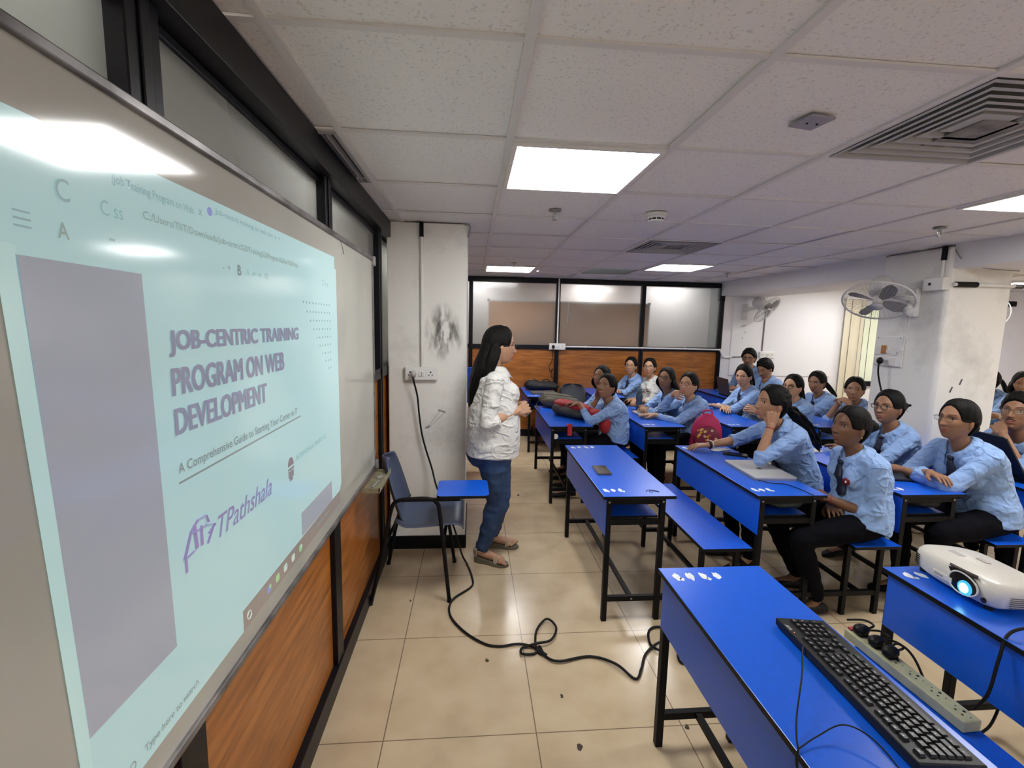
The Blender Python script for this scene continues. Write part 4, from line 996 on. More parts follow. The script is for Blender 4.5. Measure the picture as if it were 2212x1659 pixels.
# ---- pillar services
t = switchboard('switch_panel', 'large old switch panel on the pillar with an orange switch and a black plug', (3.58,3.885,1.325), (0,-1,0), (0,0,1), (-1,0,0), .262, .262, d=.012)
q = MB(); q.obox((3.56,3.79,1.47), (0,-.020,0), (0,0,.036), (-.012,0,0)); q.build('orange_switch', mat('burnt_orange_plastic', lin(176,118,62), .5), t, bevel=.002)
q = MB()
for yy, zz in ((3.845,1.455),(3.70,1.455),(3.845,1.37),(3.70,1.37)):
    q.obox((3.563,yy,zz), (0,-.034,0), (0,0,.034), (-.006,0,0))
q.build('socket_plate', M_white, t, bevel=.002)
q = MB()
for yy in (3.862,3.648): q.ell((3.563,yy,1.57), (.004,.005,.005), nu=8, nv=5)
q.build('screw', M_black, t)
t = thing('black_power_plug', 'round black plug in the pillar switch panel with a hanging cable', 'plug', (3.53,3.78,1.37))
q = MB(); q.ell((3.528,3.785,1.372), (.022,.028,.030)); q.build('plug_body', M_blackpl, t, 60)
q = MB(); q.tube(catmull([(3.52,3.785,1.35),(3.525,3.78,1.25),(3.54,3.75,1.12),(3.55,3.70,.98),(3.56,3.68,.5),(3.56,3.66,.1),(3.55,3.6,.01)],6), .007, 6); q.build('cable', M_blackrub, t, 180)
t = thing('junction_box', 'white junction box with switch high on the pillar below the ceiling', 'junction box', (3.58,3.40,1.98))
q = MB(); q.box(3.525,3.58,3.315,3.475,1.945,2.04); q.build('box', M_white, t, bevel=.004)
q = MB(); q.box(3.52,3.526,3.41,3.425,1.985,2.005); q.build('switch', M_black, t)
t = thing('conduit_pipe', 'white conduit pipe at the pillar top with black taped ends', 'pipe', (3.57,3.37,2.1))
q = MB(); q.tube([(3.568,3.372,2.03),(3.568,3.372,2.17)], .012, 8); q.tube([(3.60,3.300,1.985),(4.16,3.300,1.985)], .014, 10); q.build('pipe', M_white, t, 60)
q = MB(); q.tube([(3.568,3.372,2.17),(3.568,3.372,CEIL)], .018, 8); q.tube([(3.62,3.303,1.985),(3.79,3.303,1.987)], .021, 10); q.tube([(4.10,3.303,1.985),(4.17,3.303,1.985)], .017, 10); q.build('black_tape', M_black, t, 60)
q = MB(); q.tube(catmull([(3.585,3.31,2.24),(3.60,3.27,2.17),(3.68,3.25,2.12),(3.85,3.26,2.10),(4.1,3.28,2.095)],5), .004, 5); tag(q.build('loose_cable', M_grey), 'thin grey cable drooping under the beam beside the pillar', 'cable')
for k, (x, z, a) in enumerate(((3.718,1.183,.35),(3.792,1.245,.35))):
    q = MB(); q.obox((x,3.3185,z), (.006*math.cos(a),0,.0), (0,.0015,0), (.008,0,.022)); tag(q.build('tape_residue', mat('grey_tape', (.10,.09,.10), .6)), ('lower dark tape scrap on the pillar face', 'upper paler tape scrap on the pillar face')[k], 'tape scrap')
# ------------------------------------------------------------------ whiteboard and projected slide
bx = -.555
t = thing('whiteboard', 'long wall whiteboard with aluminium frame carrying the projected slide', 'whiteboard', (bx, 1, .78))
M_board = mat('whiteboard_enamel', lin(176,176,168), .09, spec=.55, vary=(2.2,.09,(1,1,1),8))
q = MB(); q.box(-.572, bx, -1.7, 2.675, .80, 1.95); q.build('board_surface', M_board, t)
q = MB()
q.box(-.575, bx+.010, -1.72, 2.692, 1.948, 1.966); q.box(-.575, bx+.010, -1.72, 2.692, .785, .802); q.box(-.575, bx+.006, 2.672, 2.69, .802, 1.948)
q.build('board_frame', mat('tarnished_aluminium', (.20,.19,.19), .38, .6, vary=(9,.6,(1,1,1),8)), t, bevel=.003)
q = MB(); q.obox((-.548,2.683,1.945), (.012,0,0), (0,.016,0), (0,0,.026)); q.obox((-.548,2.683,.80), (.012,0,0), (0,.016,0), (0,0,.026)); q.build('corner_cap', M_alu, t, bevel=.006)
tr_ = thing('marker_tray', 'small dusty aluminium marker tray under the whiteboard corner', 'tray', (-.52,2.55,.76))
q = MB(); q.box(-.560,-.468,2.36,2.70,.742,.748); q.box(-.474,-.468,2.36,2.70,.748,.768); q.box(-.56,-.468,2.36,2.366,.748,.768); q.box(-.56,-.468,2.694,2.70,.748,.765); q.build('tray', mat('dusty_tray_metal', lin(140,136,112), .6, .2, vary=(30,.3)), tr_)
q = MB(); q.tube([(-.52,2.42,.753),(-.50,2.52,.753)], .006, 6); q.ell((-.515,2.60,.75), (.018,.03,.004)); q.build('chalk_dust', mat('pale_dust', (.3,.29,.25), .9), tr_, 60)

def light_img(name, col, e=.27, rough=.10):  # projected light put into the layers' base colour plus a faint glow
    return mat(name, tuple(c*.80 for c in col), rough, spec=.55, emit=col, estr=e, vary=None)
sx = bx+.0012
sl = thing('projected_slide', 'light blue projected slide on the whiteboard reading JOB-CENTRIC TRAINING PROGRAM ON WEB DEVELOPMENT', 'projection', (sx, 1.3, 1.3))
C_bg = lin(188,224,227); C_pur = lin(168,174,186); C_txt = lin(146,140,160); C_grn = lin(140,146,142)
I_bg = light_img('slide_pale_cyan', C_bg); I_pur = light_img('slide_mauve_grey', C_pur); I_txt = light_img('slide_letter_mauve', lin(152,156,178)); I_sub = light_img('slide_letter_grey', lin(146,156,156))
I_bar = light_img('slide_taskbar_grey', lin(176,166,160), .08); I_logo = light_img('slide_logo_purple', lin(152,146,190)); I_brn = light_img('slide_logo_brown', lin(150,138,144)); I_tool = light_img('slide_toolbar_grey', lin(158,188,192)); I_or = light_img('slide_logo_violet', lin(160,146,196))
I_grn = light_img('icon_green', lin(170,220,160)); I_wht = light_img('icon_white', lin(215,232,226)); I_blu = light_img('icon_blue', lin(150,160,220)); I_brt = light_img('slide_bright_cyan', lin(196,230,230))
def quad(pts, z=0, mi=0): return pts
def slab(name, poly, m, k=1, parent=None):
    q = MB(); q.prism(poly, (sx+.0004*k-.0004, 0, 0), (0,1,0), (0,0,1), (.0003,0,0)); return q.build(name, m, parent or sl)
slab('slide_background', [(.603,1.862),(.650,.852),(1.116,.852),(1.116,.905),(1.958,.905),(1.985,.93),(1.985,1.822),(1.965,1.822),(1.965,1.868)][::-1], I_bg, 0)
slab('left_edge_glow', [(.603,1.70),(.650,.855),(.668,.855),(.632,1.70)][::-1], I_brt, 1)
slab('side_panel', [(.630,1.688),(.664,1.000),(.868,.997),(.849,1.687)][::-1], I_pur, 1)
slab('corner_panel', [(1.519,.910),(1.854,.905),(1.850,.985),(1.519,.988)], I_pur, 1)
slab('taskbar', [(1.116,.852),(1.965,.852),(1.965,.904),(1.116,.904)], I_bar, 1)
Y, Z, XX = (0,1,0), (0,0,1), (1,0,0)
def T(name, txt, y, z, w, h, m, bold=0, shear=0):
    if bold == 'fat':       # heavier strokes: the same outline laid down again a few millimetres aside
        o_ = text_on(name, txt, (sx+.0006, y, z), Y, Z, XX, w-.005, h-.002, m, sl); co = coords(o_.data); f_ = [tuple(p.vertices) for p in o_.data.polygons]; V = []; F = []
        for dy, dz in ((0,0),(.0025,0),(.005,0),(0,.002),(.005,.002),(.0025,.002)):
            F += [tuple(i+len(V) for i in t_) for t_ in f_]; V += [(c[0]+.00012*(len(F)//len(f_)-1), c[1]+dy, c[2]+dz) for c in co]
        me = bpy.data.meshes.new(name); me.from_pydata(V, [], F); me.materials.append(m); o_.data = me; return o_
    return text_on(name, txt, (sx+.0006, y, z), Y, Z, XX, w, h, m, sl, bold, shear)
T('title_text', 'JOB-CENTRIC TRAINING', .905, 1.543, .642, .050, I_txt, 'fat')
T('title_text', 'PROGRAM ON WEB', .905, 1.470, .520, .053, I_txt, 'fat')
T('title_text', 'DEVELOPMENT', .906, 1.395, .395, .052, I_txt, 'fat')
T('subtitle_text', 'A Comprehensive Guide to Starting Your Career in IT', .908, 1.315, .605, .026, I_sub, .004)
slab('underline', [(.908,1.301),(1.542,1.306),(1.542,1.310),(.908,1.305)], I_sub, 2)
T('logo_text', 'TPathshala', 1.030, 1.135, .275, .050, I_logo, .0, .35)
q = MB()
def seg(p, r=.0042): q.tube([(sx+.0010, a, b) for a, b in p], r, 5, flat=.15)
seg([(.905,1.150),(.940,1.152)]); seg([(.912,1.152),(.912,1.120)]); seg([(.905,1.150),(.930,1.195),(.955,1.210),(.985,1.208),(.992,1.190)]); seg([(.945,1.205),(.950,1.152)],.006); seg([(.935,1.190),(.985,1.186)]); seg([(.968,1.192),(.968,1.15)],.005); seg([(.985,1.188),(1.017,1.176),(.990,1.165)]); seg([(1.012,1.176),(.985,1.145)])
q.build('logo_mark', I_or, sl)
q = MB(); P = []
for k in range(13): a = math.pi*k/12; P.append((1.446+.022*math.cos(a), 1.172+.026*math.sin(a)))
q.prism(P, (sx+.0006,0,0), Y, Z, (.0003,0,0))
for k, (a, b) in enumerate(((-.020,.020),(-.011,.012),(-.003,.034),(.006,.012),(.014,.020))): q.box(sx+.0006, sx+.0009, 1.446+a, 1.446+a+.006, 1.125+(.01 if k in (0,4) else 0), 1.150+b*.4)
q.box(sx+.0006, sx+.0009, 1.424, 1.470, 1.160, 1.165); q.build('emblem', I_brn, sl)
T('faint_caption', 'INTERNSHALA TRAININGS', 1.49, 1.175, .30, .016, light_img('slide_faint', lin(158,196,198)))
dg_ = [MB() for _ in range(9)]
for r in range(9):
    q = dg_[r]
    for c_ in range(10-r):
        y = 1.60+.031*(c_+r); z = 1.672-.030*r; q.box(sx+.0006, sx+.0009, y, y+.006, z, z+.006)
for q in dg_: o_ = q.build('dot_row', light_img('slide_dot', lin(136,168,178)), sl); o_['kind'] = 'stuff'
# browser chrome
T('tab_text', 'Job Training Program on Web', .80, 1.815, .21, .018, I_tool, .006)
T('tab_text', 'x', 1.028, 1.822, .012, .012, I_tool, .01)
q = MB(); q.lathe([(.009,0),(.009,.0003)], (sx+.0006, 1.070, 1.838), (1,0,0), 14); q.build('tab_icon', I_blu, sl)
T('tab_text', 'Job-centric training on web dev  x  +', 1.09, 1.835, .34, .016, I_tool, .004)
T('address_text', 'C:/Users/TIIT/Downloads/Job-centric%20Training%20Program%20on%20Web', .862, 1.775, .70, .018, light_img('slide_address', lin(160,180,174)), .006)
T('toolbar_icon', 'C', .695, 1.768, .022, .030, I_tool); T('toolbar_icon', 'C ss', .77, 1.766, .045, .022, light_img('slide_faint', lin(158,196,198)))
q = MB()
for k in range(3): q.box(sx+.0006, sx+.0009, .632, .655, 1.722+.009*k, 1.7245+.009*k)
q.build('menu_icon', I_tool, sl)
T('toolbar_icon', 'A', .692, 1.718, .018, .022, light_img('slide_address', lin(160,180,174)), .01); T('toolbar_icon', '-', .782, 1.730, .012, .004, I_tool, .02)
T('toolbar_icon', '-  +', 1.108, 1.725, .035, .012, I_tool, .01); T('toolbar_icon', 'B', 1.176, 1.718, .016, .024, I_sub, .01)
T('toolbar_icon', 'I  v  n  Q', 1.225, 1.722, .12, .016, I_tool); T('toolbar_icon', 'C  6  a  :', 1.80, 1.745, .085, .02, I_tool)
T('search_text', 'Type here to search', .765, .868, .158, .018, I_sub, .003); T('search_icon', 'O', .728, .868, .016, .018, I_sub)
q = MB(); q.tube([(sx+.001, 1.145+.010*math.cos(a), .878+.010*math.sin(a)) for a in np.linspace(0,2*math.pi,17)[:-1]], .0016, 4, closed=True); q.build('task_icon', I_wht, sl)
for y, m1, m2 in ((1.262,I_blu,I_grn),(1.318,I_grn,I_grn),(1.376,I_wht,I_bg),(1.436,I_wht,I_wht),(1.500,I_grn,I_wht)):
    q = MB(); q.prism(rounded(.026,.022,.007,3,y,.878), (sx+.0006,0,0), Y, Z, (.0003,0,0), 0); q.prism(rounded(.014,.010,.004,3,y+.005,.882), (sx+.0009,0,0), Y, Z, (.0003,0,0), 1); q.build('task_icon', [m1, m2], sl)
T('clock_text', '10:49 AM', 1.66, .875, .14, .010, I_tool)
# pen strokes left on the board
q = MB(); q.tube(catmull([(bx+.001,2.0,1.96),(bx+.001,2.07,1.945),(bx+.001,2.11,1.90)],5), .0012, 4); q.build('dry_marker_stroke', mat('faded_ink', (.10,.10,.10), .5), t)

# ------------------------------------------------------------------ desks with attached bench
def blob(q, cx, cy, w, h, rnd, z):
    n = 12; q.prism([(cx+w*(math.cos(2*math.pi*k/n))*rnd.uniform(.55,1.1), cy+h*math.sin(2*math.pi*k/n)*rnd.uniform(.6,1.1)) for k in range(n)], (0,0,z), (1,0,0), (0,1,0), (0,0,.0006))
def make_desk():
    t = thing('desk_with_bench', 'x', 'desk', (0,0,0), 'blue classroom desks with attached benches')
    q = MB(); q.box(0,.40,0,1.07,.702,.720,1,0); q.build('tabletop', [M_blue, M_edge], t, bevel=.002)
    q = MB(); q.box(.018,.032,.012,1.058,.49,.700); q.build('front_panel', M_blue, t, bevel=.0015)
    q = MB(); q.box(.045,.315,.035,1.035,.585,.598,1,0); q.build('shelf', [M_blueseat, M_edge], t, bevel=.0015)
    q = MB(); q.box(.535,.810,-.07,.965,.432,.450,1,0); q.build('bench_seat', [M_blueseat, M_edge], t, bevel=.002)
    for x in (.034,.332):
        for y in (.008,1.034):
            q = MB(); q.box(x-.014,x+.014,y,y+.028,0,.702); q.build('leg', M_black, t, bevel=.002)
    for x in (.575,.775):
        for y in (.008,.86): 
            q = MB(); q.box(x-.013,x+.013,y,y+.026,0,.432); q.build('bench_leg', M_black, t, bevel=.002)
    q = MB()
    for y in (.010,1.036): q.box(.048,.318,y,y+.024,.672,.702); q.box(.048,.318,y,y+.024,.556,.584)
    q.box(.07,.09,.03,1.04,.672,.70); q.build('top_rail', M_black, t)
    for y in (.011,1.035):
        q = MB(); q.box(.048,.775 if y < .1 else .60,y,y+.022,.115,.143)
        if y > .1: q.box(.575,.775,.863,.885,.115,.143); q.box(.578,.60,.885,1.035,.115,.143)
        q.build('foot_rail', M_black, t)
    q = MB(); q.box(.172,.194,.03,1.04,.118,.140); q.box(.665,.687,.03,.87,.118,.140); q.build('floor_rail', M_black, t)
    q = MB()
    for y in (.010,.862): q.box(.588,.762,y,y+.022,.402,.432)
    q.box(.562,.580,.03,.87,.405,.43); q.box(.77,.788,.03,.87,.405,.43); q.build('bench_rail', M_black, t)
    q = MB()
    for x, z in ((.034,.685),(.332,.685),(.183,.129)): q.lathe([(.006,0),(.005,.002),(.001,.003)], (x,.008,z), (0,-1,0), 10)
    q.build('bolt', M_bolt, t)
    return t
def copy_tree(o, parent=None):
    c = o.copy(); COL.objects.link(c); c.parent = parent
    for ch in [x for x in bpy.data.objects if x.parent == o]: copy_tree(ch, c)
    return c
DESKS = [ # x, y, label, (far marks, near marks), seed
 (.702,.535,'empty-seated blue desk at the bottom holding the black keyboard', (4,0)),
 (1.580,.505,'blue desk at the lower right corner carrying the white projector', (2,0)),
 (.702,2.338,'blue desk with only a phone on it, standing alone in front', (4,3)),
 (1.556,2.325,'blue desk with the closed silver laptop on it', (2,3)),
 (2.392,2.318,'blue desk with the dark folder, where the two girls with glasses lean', (0,2)),
 (3.24,2.34,'blue desk at the right edge with the open black laptop', (0,0)),
 (.690,4.055,'blue desk under the green and red backpacks', (0,0)),
 (1.556,4.055,'blue desk with the water bottle and closed grey laptop', (0,3)),
 (2.392,4.065,'blue desk behind the pink bag, where arms are folded', (0,3)),
 (3.235,4.055,'blue desk under the girl resting her chin on both hands', (0,2)),
 (.690,5.775,'far blue desk with the black backpack and closed laptop', (2,3)),
 (1.560,5.775,'far blue desk in front of the girl in white', (0,0)),
 (2.40,5.775,'far blue desk hidden behind the girl with red glasses', (0,0)),
 (3.30,5.73,'far blue desk with the open dark laptop of the boys', (3,0)),
 (7.30,5.35,'far blue desk beyond the pillar at the right edge', (0,0))]
proto = make_desk()
for i, (x, y, lb, (fm, nm)) in enumerate(DESKS):
    d = proto if i == 0 else copy_tree(proto)
    d['label'] = lb; d.location = (x, y, 0); DESKS[i] = (d, x, y, fm, nm)
bpy.context.view_layer.update()
GL = {'1': [(0,-1),(0,1)]}
for i, (d, x, y, fm, nm) in enumerate(DESKS):
    rnd = random.Random(i*7+3)
    for (n, yy, x0, dx) in ((fm, 1.005, .045, .050), (nm, .095 if i != 1 else .97, .035, .042)):
        for k in range(n):
            q = MB(); blob(q, x0+dx*k, yy, .016, .028, rnd, .7203)
            if k % 2 == 0: blob(q, x0+dx*k+.012, yy-.018, .010, .012, rnd, .7203)
            o = q.build('painted_number', M_whitep); o.parent = d

# ------------------------------------------------------------------ tablet-arm chair by the column
def tablet_chair(label, loc, rz, shell, tablet=True, group=None):
    t = thing('tablet_chair', label, 'chair', (0,0,0), group)
    prof = [(.40,.400),(.39,.425),(.34,.440),(.20,.430),(.08,.425),(.03,.445),(.0,.50),(-.03,.60),(-.065,.72),(-.085,.80),(-.088,.815)]
    ws = [.200,.21,.215,.215,.21,.205,.20,.195,.18,.13,.06]
    q = MB(); R = []
    cp = catmull([(a,0,b) for a, b in prof], 4); wv = catmull([(w,0,0) for w in ws], 4)
    for p_, w_ in zip(cp, wv):
        w = w_.x; row = []
        for k in range(13):
            s = -1+2*k/12; cur = .030*abs(s)**2.5
            back = p_.z > .47
            row.append(Vector((p_.x+(.05*abs(s)**2 if back else 0), w*s, p_.z+(cur if not back else 0))))
        R.append(row)
    q.grid(R)
    # side wings joining seat and back
    sh_ = q.build('seat_shell', shell, t, 180); s_ = sh_.modifiers.new('s','SOLIDIFY'); s_.thickness = .007
    M_t = M_black
    q = MB(); q.tube(catmull([(-.13,-.235,.0),(-.06,-.225,.30),(-.01,-.225,.56),(.03,-.225,.615),(.10,-.225,.625),(.20,-.225,.625),(.245,-.225,.60),(.265,-.225,.52),(.32,-.235,0)],5), .0115, 8); q.build('leg_frame', M_t, t, 180)
    q = MB(); q.tube(catmull([(-.10,.225,.0),(-.04,.20,.30),(.0,.19,.40),(.10,.19,.405),(.25,.19,.405),(.29,.20,.36),(.34,.225,0)],5), .0115, 8); q.build('leg_frame', M_t, t, 180)
    q = MB(); q.tube([(-.045,-.225,.37),(-.03,0,.36),(-.02,.2,.37)], .0105, 8); q.tube([(.285,-.225,.375),(.29,0,.36),(.285,.2,.375)], .0105, 8); q.build('cross_bar', M_t, t, 180)
    for x, y in ((-.13,-.235),(.32,-.235),(-.10,.225),(.34,.225)): 
        q = MB(); q.lathe([(.014,0),(.013,.02)], (x,y,0), n=10); q.build('foot_cap', M_blackrub, t)
    if tablet:
        q = MB(); q.prism(rounded(.30,.275,.03,5,.395,-.105), (0,0,.628), (1,0,0), (0,1,0), (0,0,.016), 0, 1); q.build('writing_tablet', [M_blue, M_edge], t)
        q = MB(); q.box(.05,.38,-.235,-.215,.612,.628); q.build('tablet_bracket', M_t, t)
    t.location = loc; t.rotation_euler = (0,0,rz)
    return t
M_shell = mat('slate_blue_plastic', lin(66,78,104), .42, vary=(7,.1))
tablet_chair('slate blue plastic chair with a blue writing tablet beside the column', (-.445,2.805,0), math.radians(1), M_shell, group='plastic chairs with tablets')
q = MB(); q.obox((-.02,5.0,.66), (.16,0,0), (0,.012,.0), (0,-.05,.50)); tag(q.build('blue_board', M_blue, None, bevel=.002), 'upright blue laminated board standing behind the column and the teacher', 'board')
tablet_chair('dark grey plastic chair behind the long haired student near the back partition', (1.38,6.30,0), math.radians(-100), mat('dark_grey_plastic', (.04,.045,.055), .5), False, 'plastic chairs with tablets')
tp = thing('paper_stack', 'stack of papers with a red cover behind the teacher by the column', 'papers', (.03,4.42,.60))
q = MB(); q.box(-.12,.07,4.30,4.52,.45,.74); q.build('stack_box', M_wall, tp)
for k in range(7):
    q = MB(); q.obox((-.02+.004*(k%3),4.39,.75+.016*k), (.10,.01*(k%2),0), (0,.12,0), (0,0,.007)); q.build('paper_bundle', [mat('old_paper', lin(206,190,178), .8), M_white][k % 2], tp)
q = MB(); q.box(-.125,.085,4.275,4.51,.70,.742); q.build('red_cover', mat('dark_red_cover', lin(140,30,36), .6), tp)

# ------------------------------------------------------------------ things on the desks
def laptop_closed(label, c, ang, w, d, m, logo=None, th=.018, group=None):
    t = thing('laptop', label, 'laptop', c, group); c = Vector(c); ux = Vector((math.cos(ang), math.sin(ang), 0)); uy = Vector((-ux.y, ux.x, 0)); uz = Vector((0,0,1))
    q = MB(); q.prism(rounded(w, d, .012, 4), c, ux, uy, uz*th*.55); q.build('base', [mat('laptop_base_silver', (.35,.35,.36), .35, .6)] if m is not M_lapdark else [M_blackpl], t)
    q = MB(); q.prism(rounded(w, d, .012, 4), c+uz*th*.62, ux, uy, uz*th*.38); q.build('lid', m, t, bevel=.0015)
    q = MB(); q.tube([c-ux*w*.36+uy*(d/2-.006)+uz*th*.6, c+ux*w*.36+uy*(d/2-.006)+uz*th*.6], .004, 8); q.build('hinge', M_blackpl, t, 60)
    if logo:
        q = MB(); cc = c+uz*(th+.0004)
        q.tube([cc+(ux*math.cos(a)+uy*math.sin(a))*.016 for a in np.linspace(.5,2*math.pi+.1,18)], .0016, 5, flat=.3)
        q.tube([cc+ux*-.006+uy*.010, cc+ux*-.004-uy*.010], .0012, 5); q.tube([cc+ux*.004+uy*.010, cc+ux*.006-uy*.010], .0012, 5); q.build('lid_emblem', M_black, t)
    return t
M_lapsil = mat('silver_laptop_lid', (.58,.57,.55), .36, .3); M_lapdark = mat('dark_laptop_lid', (.035,.035,.04), .4)
laptop_closed('closed silver laptop with round dark emblem before the girl with the tie', (1.828,2.757,.7205), math.radians(88), .375, .262, M_lapsil, True)
laptop_closed('closed grey laptop under the phone on the desk with the bottle', (1.80,4.60,.7205), math.radians(90), .33, .23, M_lapsil, group='closed laptops in the middle')
laptop_closed('closed dark grey laptop beside the far black backpack', (.935,6.06,.7205), math.radians(4), .33, .24, mat('grey_laptop_lid', (.10,.10,.105), .4), th=.024)
laptop_closed('thin dark notebook folder under the folded arms at the right', (2.665,2.70,.7205), math.radians(80), .34, .24, M_lapdark, th=.016)
q = MB(); q.tube(catmull([(2.52,2.66,.745),(2.56,2.74,.765),(2.62,2.78,.76),(2.70,2.72,.752),(2.76,2.66,.748)],5), .012, 8); tag(q.build('pencil_pouch', M_trous, None, 60), 'thin black pouch lying on the dark folder', 'pouch')
def laptop_open(label, c, ang, w, d, tilt, m=None):
    t = thing('laptop', label, 'laptop', c); c = Vector(c); ux = Vector((math.cos(ang), math.sin(ang), 0)); uy = Vector((-ux.y, ux.x, 0)); uz = Vector((0,0,1))
    q = MB(); q.prism(rounded(w, d, .012, 4), c, ux, uy, uz*.014); q.build('base', M_blackpl, t)
    q = MB(); q.prism(rounded(w*.84, d*.42, .004, 2, 0, d*.12), c+uz*.0142, ux, uy, uz*.001); q.build('keyboard_deck', M_edge, t)
    h_ = c+uy*(d/2-.005)+uz*.014; vv = nrm(uz*math.cos(tilt)+uy*math.sin(tilt)); nn = ux.cross(vv)
    q = MB(); q.prism(rounded(w, d, .012, 4, 0, d/2), h_, ux, vv, nn*.008); q.build('screen_lid', m or mat('black_laptop_shell', (.012,.012,.013), .45), t)
    q = MB(); q.prism(rounded(w*.93, d*.86, .004, 2, 0, d/2), h_+nn*.0082, ux, vv, nn*.0006); q.build('screen', M_glassdark, t)
    q = MB(); q.tube([h_-ux*w*.4, h_+ux*w*.4], .006, 8); q.build('hinge', M_blackpl, t, 60)
    return t
laptop_open('open dark laptop seen from behind in front of the two boys', (3.50,5.98,.7205), math.radians(85), .34, .235, math.radians(12), mat('laptop_shell_brown_black', (.045,.04,.04), .4))
laptop_open('large black open laptop seen from behind at the right edge', (3.53,2.66,.7205), math.radians(84), .43, .32, math.radians(33))
def phone(label, c, ang, w=.076, l=.160, group='phones on desks', case=None):
    t = thing('smartphone', label, 'phone', c, group); c = Vector(c); ux = Vector((math.cos(ang), math.sin(ang), 0)); uy = Vector((-ux.y, ux.x, 0)); uz = Vector((0,0,1))
    q = MB(); q.prism(rounded(w, l, .010, 5), c, ux, uy, uz*.009); q.build('phone_case', case or mat('grey_phone_case', (.09,.085,.085), .3, .4), t, bevel=.002)
    q = MB(); q.prism(rounded(w*.93, l*.95, .009, 5), c+uz*.0092, ux, uy, uz*.0008); q.build('phone_screen', M_glassdark, t)
    return t
phone('black phone lying alone on the front desk', (.812,2.778,.7205), math.radians(-2), .088, .175)
phone('dark phone beside the white cloth on the laptop desk', (1.885,3.125,.7205), math.radians(60), case=M_blackpl)
phone('black phone resting on top of the grey laptop', (1.83,4.545,.740), math.radians(75), case=M_blackpl)
phone('black phone under the patterned ball on the middle desk', (2.815,5.03,.7205), math.radians(70), case=M_blackpl)
tag(MB().ell((2.80,5.045,.755), (.032,.032,.026)).build('patterned_pouch', mat('black_white_pattern', (.8,.8,.8), .6, vary=(45,.98)), None, 60), 'crumpled black and white patterned pouch on the phone', 'pouch')
q = MB(); R_ = []
cl_ = MB()
for (x,y,z,a,b,c_) in ((1.83,3.25,.728,.05,.022,.009),(1.79,3.235,.726,.035,.028,.008),(1.88,3.245,.727,.035,.016,.009),(1.835,3.225,.730,.03,.012,.010)): cl_.ell((x,y,z), (a,b,c_))
me = voxel(cl_, .004, 1); crinkle(me, .006, 60); me.materials.append(M_shirtw); me.polygons.foreach_set('use_smooth', [True]*len(me.polygons)); tag(link('handkerchief', me), 'crumpled white handkerchief beside the outstretched hand', 'cloth')
q = MB(); q.tube(catmull([(.955,2.40,.7215),(.975,2.43,.722),(1.01,2.425,.722),(1.03,2.40,.7215),(1.0,2.412,.722),(.985,2.425,.722),(.975,2.40,.7215),(.99,2.395,.7215)],6), .0013, 5); tag(q.build('thin_wire', M_black), 'thin dark wire loop at the near right corner of the phone desk', 'wire')
q = MB(); q.tube(catmull([(1.70,2.565,.728),(1.76,2.52,.7235),(1.83,2.50,.7235),(1.86,2.42,.7235),(1.865,2.35,.7225),(1.868,2.318,.715),(1.87,2.312,.60),(1.875,2.31,.40),(1.89,2.33,.2),(1.90,2.4,.02)],6), .0022, 6); tag(q.build('laptop_cable', M_blackrub, None, 180), 'thin black cable hanging from the silver laptop over the desk edge', 'cable')
# water bottle
t = thing('water_bottle', 'tall translucent blue grey water bottle on the middle desk', 'bottle', (1.80,4.87,.7205))
mb_ = mat('tinted_bottle_plastic', (.10,.17,.24), .12, spec=.6); mb_.node_tree.nodes['Principled BSDF'].inputs['Transmission Weight'].default_value = .55
q = MB(); q.lathe([(.030,0),(.036,.01),(.036,.09),(.031,.11),(.036,.13),(.037,.155),(.028,.19),(.018,.205),(.017,.215)], (1.80,4.87,.7205), n=28); q.build('bottle_body', mb_, t, 60)
q = MB(); q.lathe([(.021,.212),(.021,.243),(.012,.247),(.010,.262),(.002,.264)], (1.80,4.87,.7205), n=20); q.build('bottle_cap', mat('grey_blue_cap', (.12,.2,.24), .4), t, 50)
# ---- backpacks
def puffy(boxes, vox=.008, sm=8, amp=.006, fr_=14):
    q = MB()
    for b in boxes: q.ell(*b) if len(b) < 4 else q.obox(*b)
    me = voxel(q, vox, sm, .6); crinkle(me, amp, fr_, 4); me.polygons.foreach_set('use_smooth', [True]*len(me.polygons)); return me
def padd(root, name, me, m): me.materials.append(m); me.name = name; return link(name, me, root)
M_olive = mat('olive_grey_nylon', lin(84,80,68), .75, bump=(60,.3,.003)); M_redn = mat('red_nylon', lin(160,34,42), .65, bump=(50,.3,.003)); M_charn = mat('charcoal_nylon', lin(58,56,54), .75, bump=(60,.3,.003)); M_blkn = mat('black_nylon', (.012,.012,.013), .7, bump=(50,.4,.004))
bd = Vector((.53,-.82,0)); bs = Vector((.82,.53,0)); bu = Vector((0,0,1))
t = thing('backpack', 'olive grey backpack lying behind the red one on the desk', 'bag', (.95,5.12,.72), 'backpacks on the desks')
c0 = Vector((.955,5.05,.80)); ax = Vector((.72,-.50,0)).normalized(); ay_ = Vector((-ax.y, ax.x, 0))
padd(t, 'bag_body', puffy([(c0-ax*.02, (.235,.125,.072), (ax, ay_, bu)), (c0-ax*.11, (.12,.125,.078), (ax, ay_, bu)), (c0+ax*.12-bu*.01, (.11,.115,.06), (ax, ay_, bu))]), M_olive)
padd(t, 'front_pocket', puffy([(c0-ax*.05-ay_*.09-bu*.015, (.13,.055,.055), (ax, ay_, bu))], .007, 5), mat('olive_pocket', lin(98,92,78), .75))
q = MB(); q.tube(catmull([c0-ax*.21-ay_*.05+bu*.04, c0-ax*.1-ay_*.12+bu*.072, c0+ax*.1-ay_*.115+bu*.07, c0+ax*.21-ay_*.04+bu*.05],6), .003, 5); q.build('zip', M_black, t, 60)
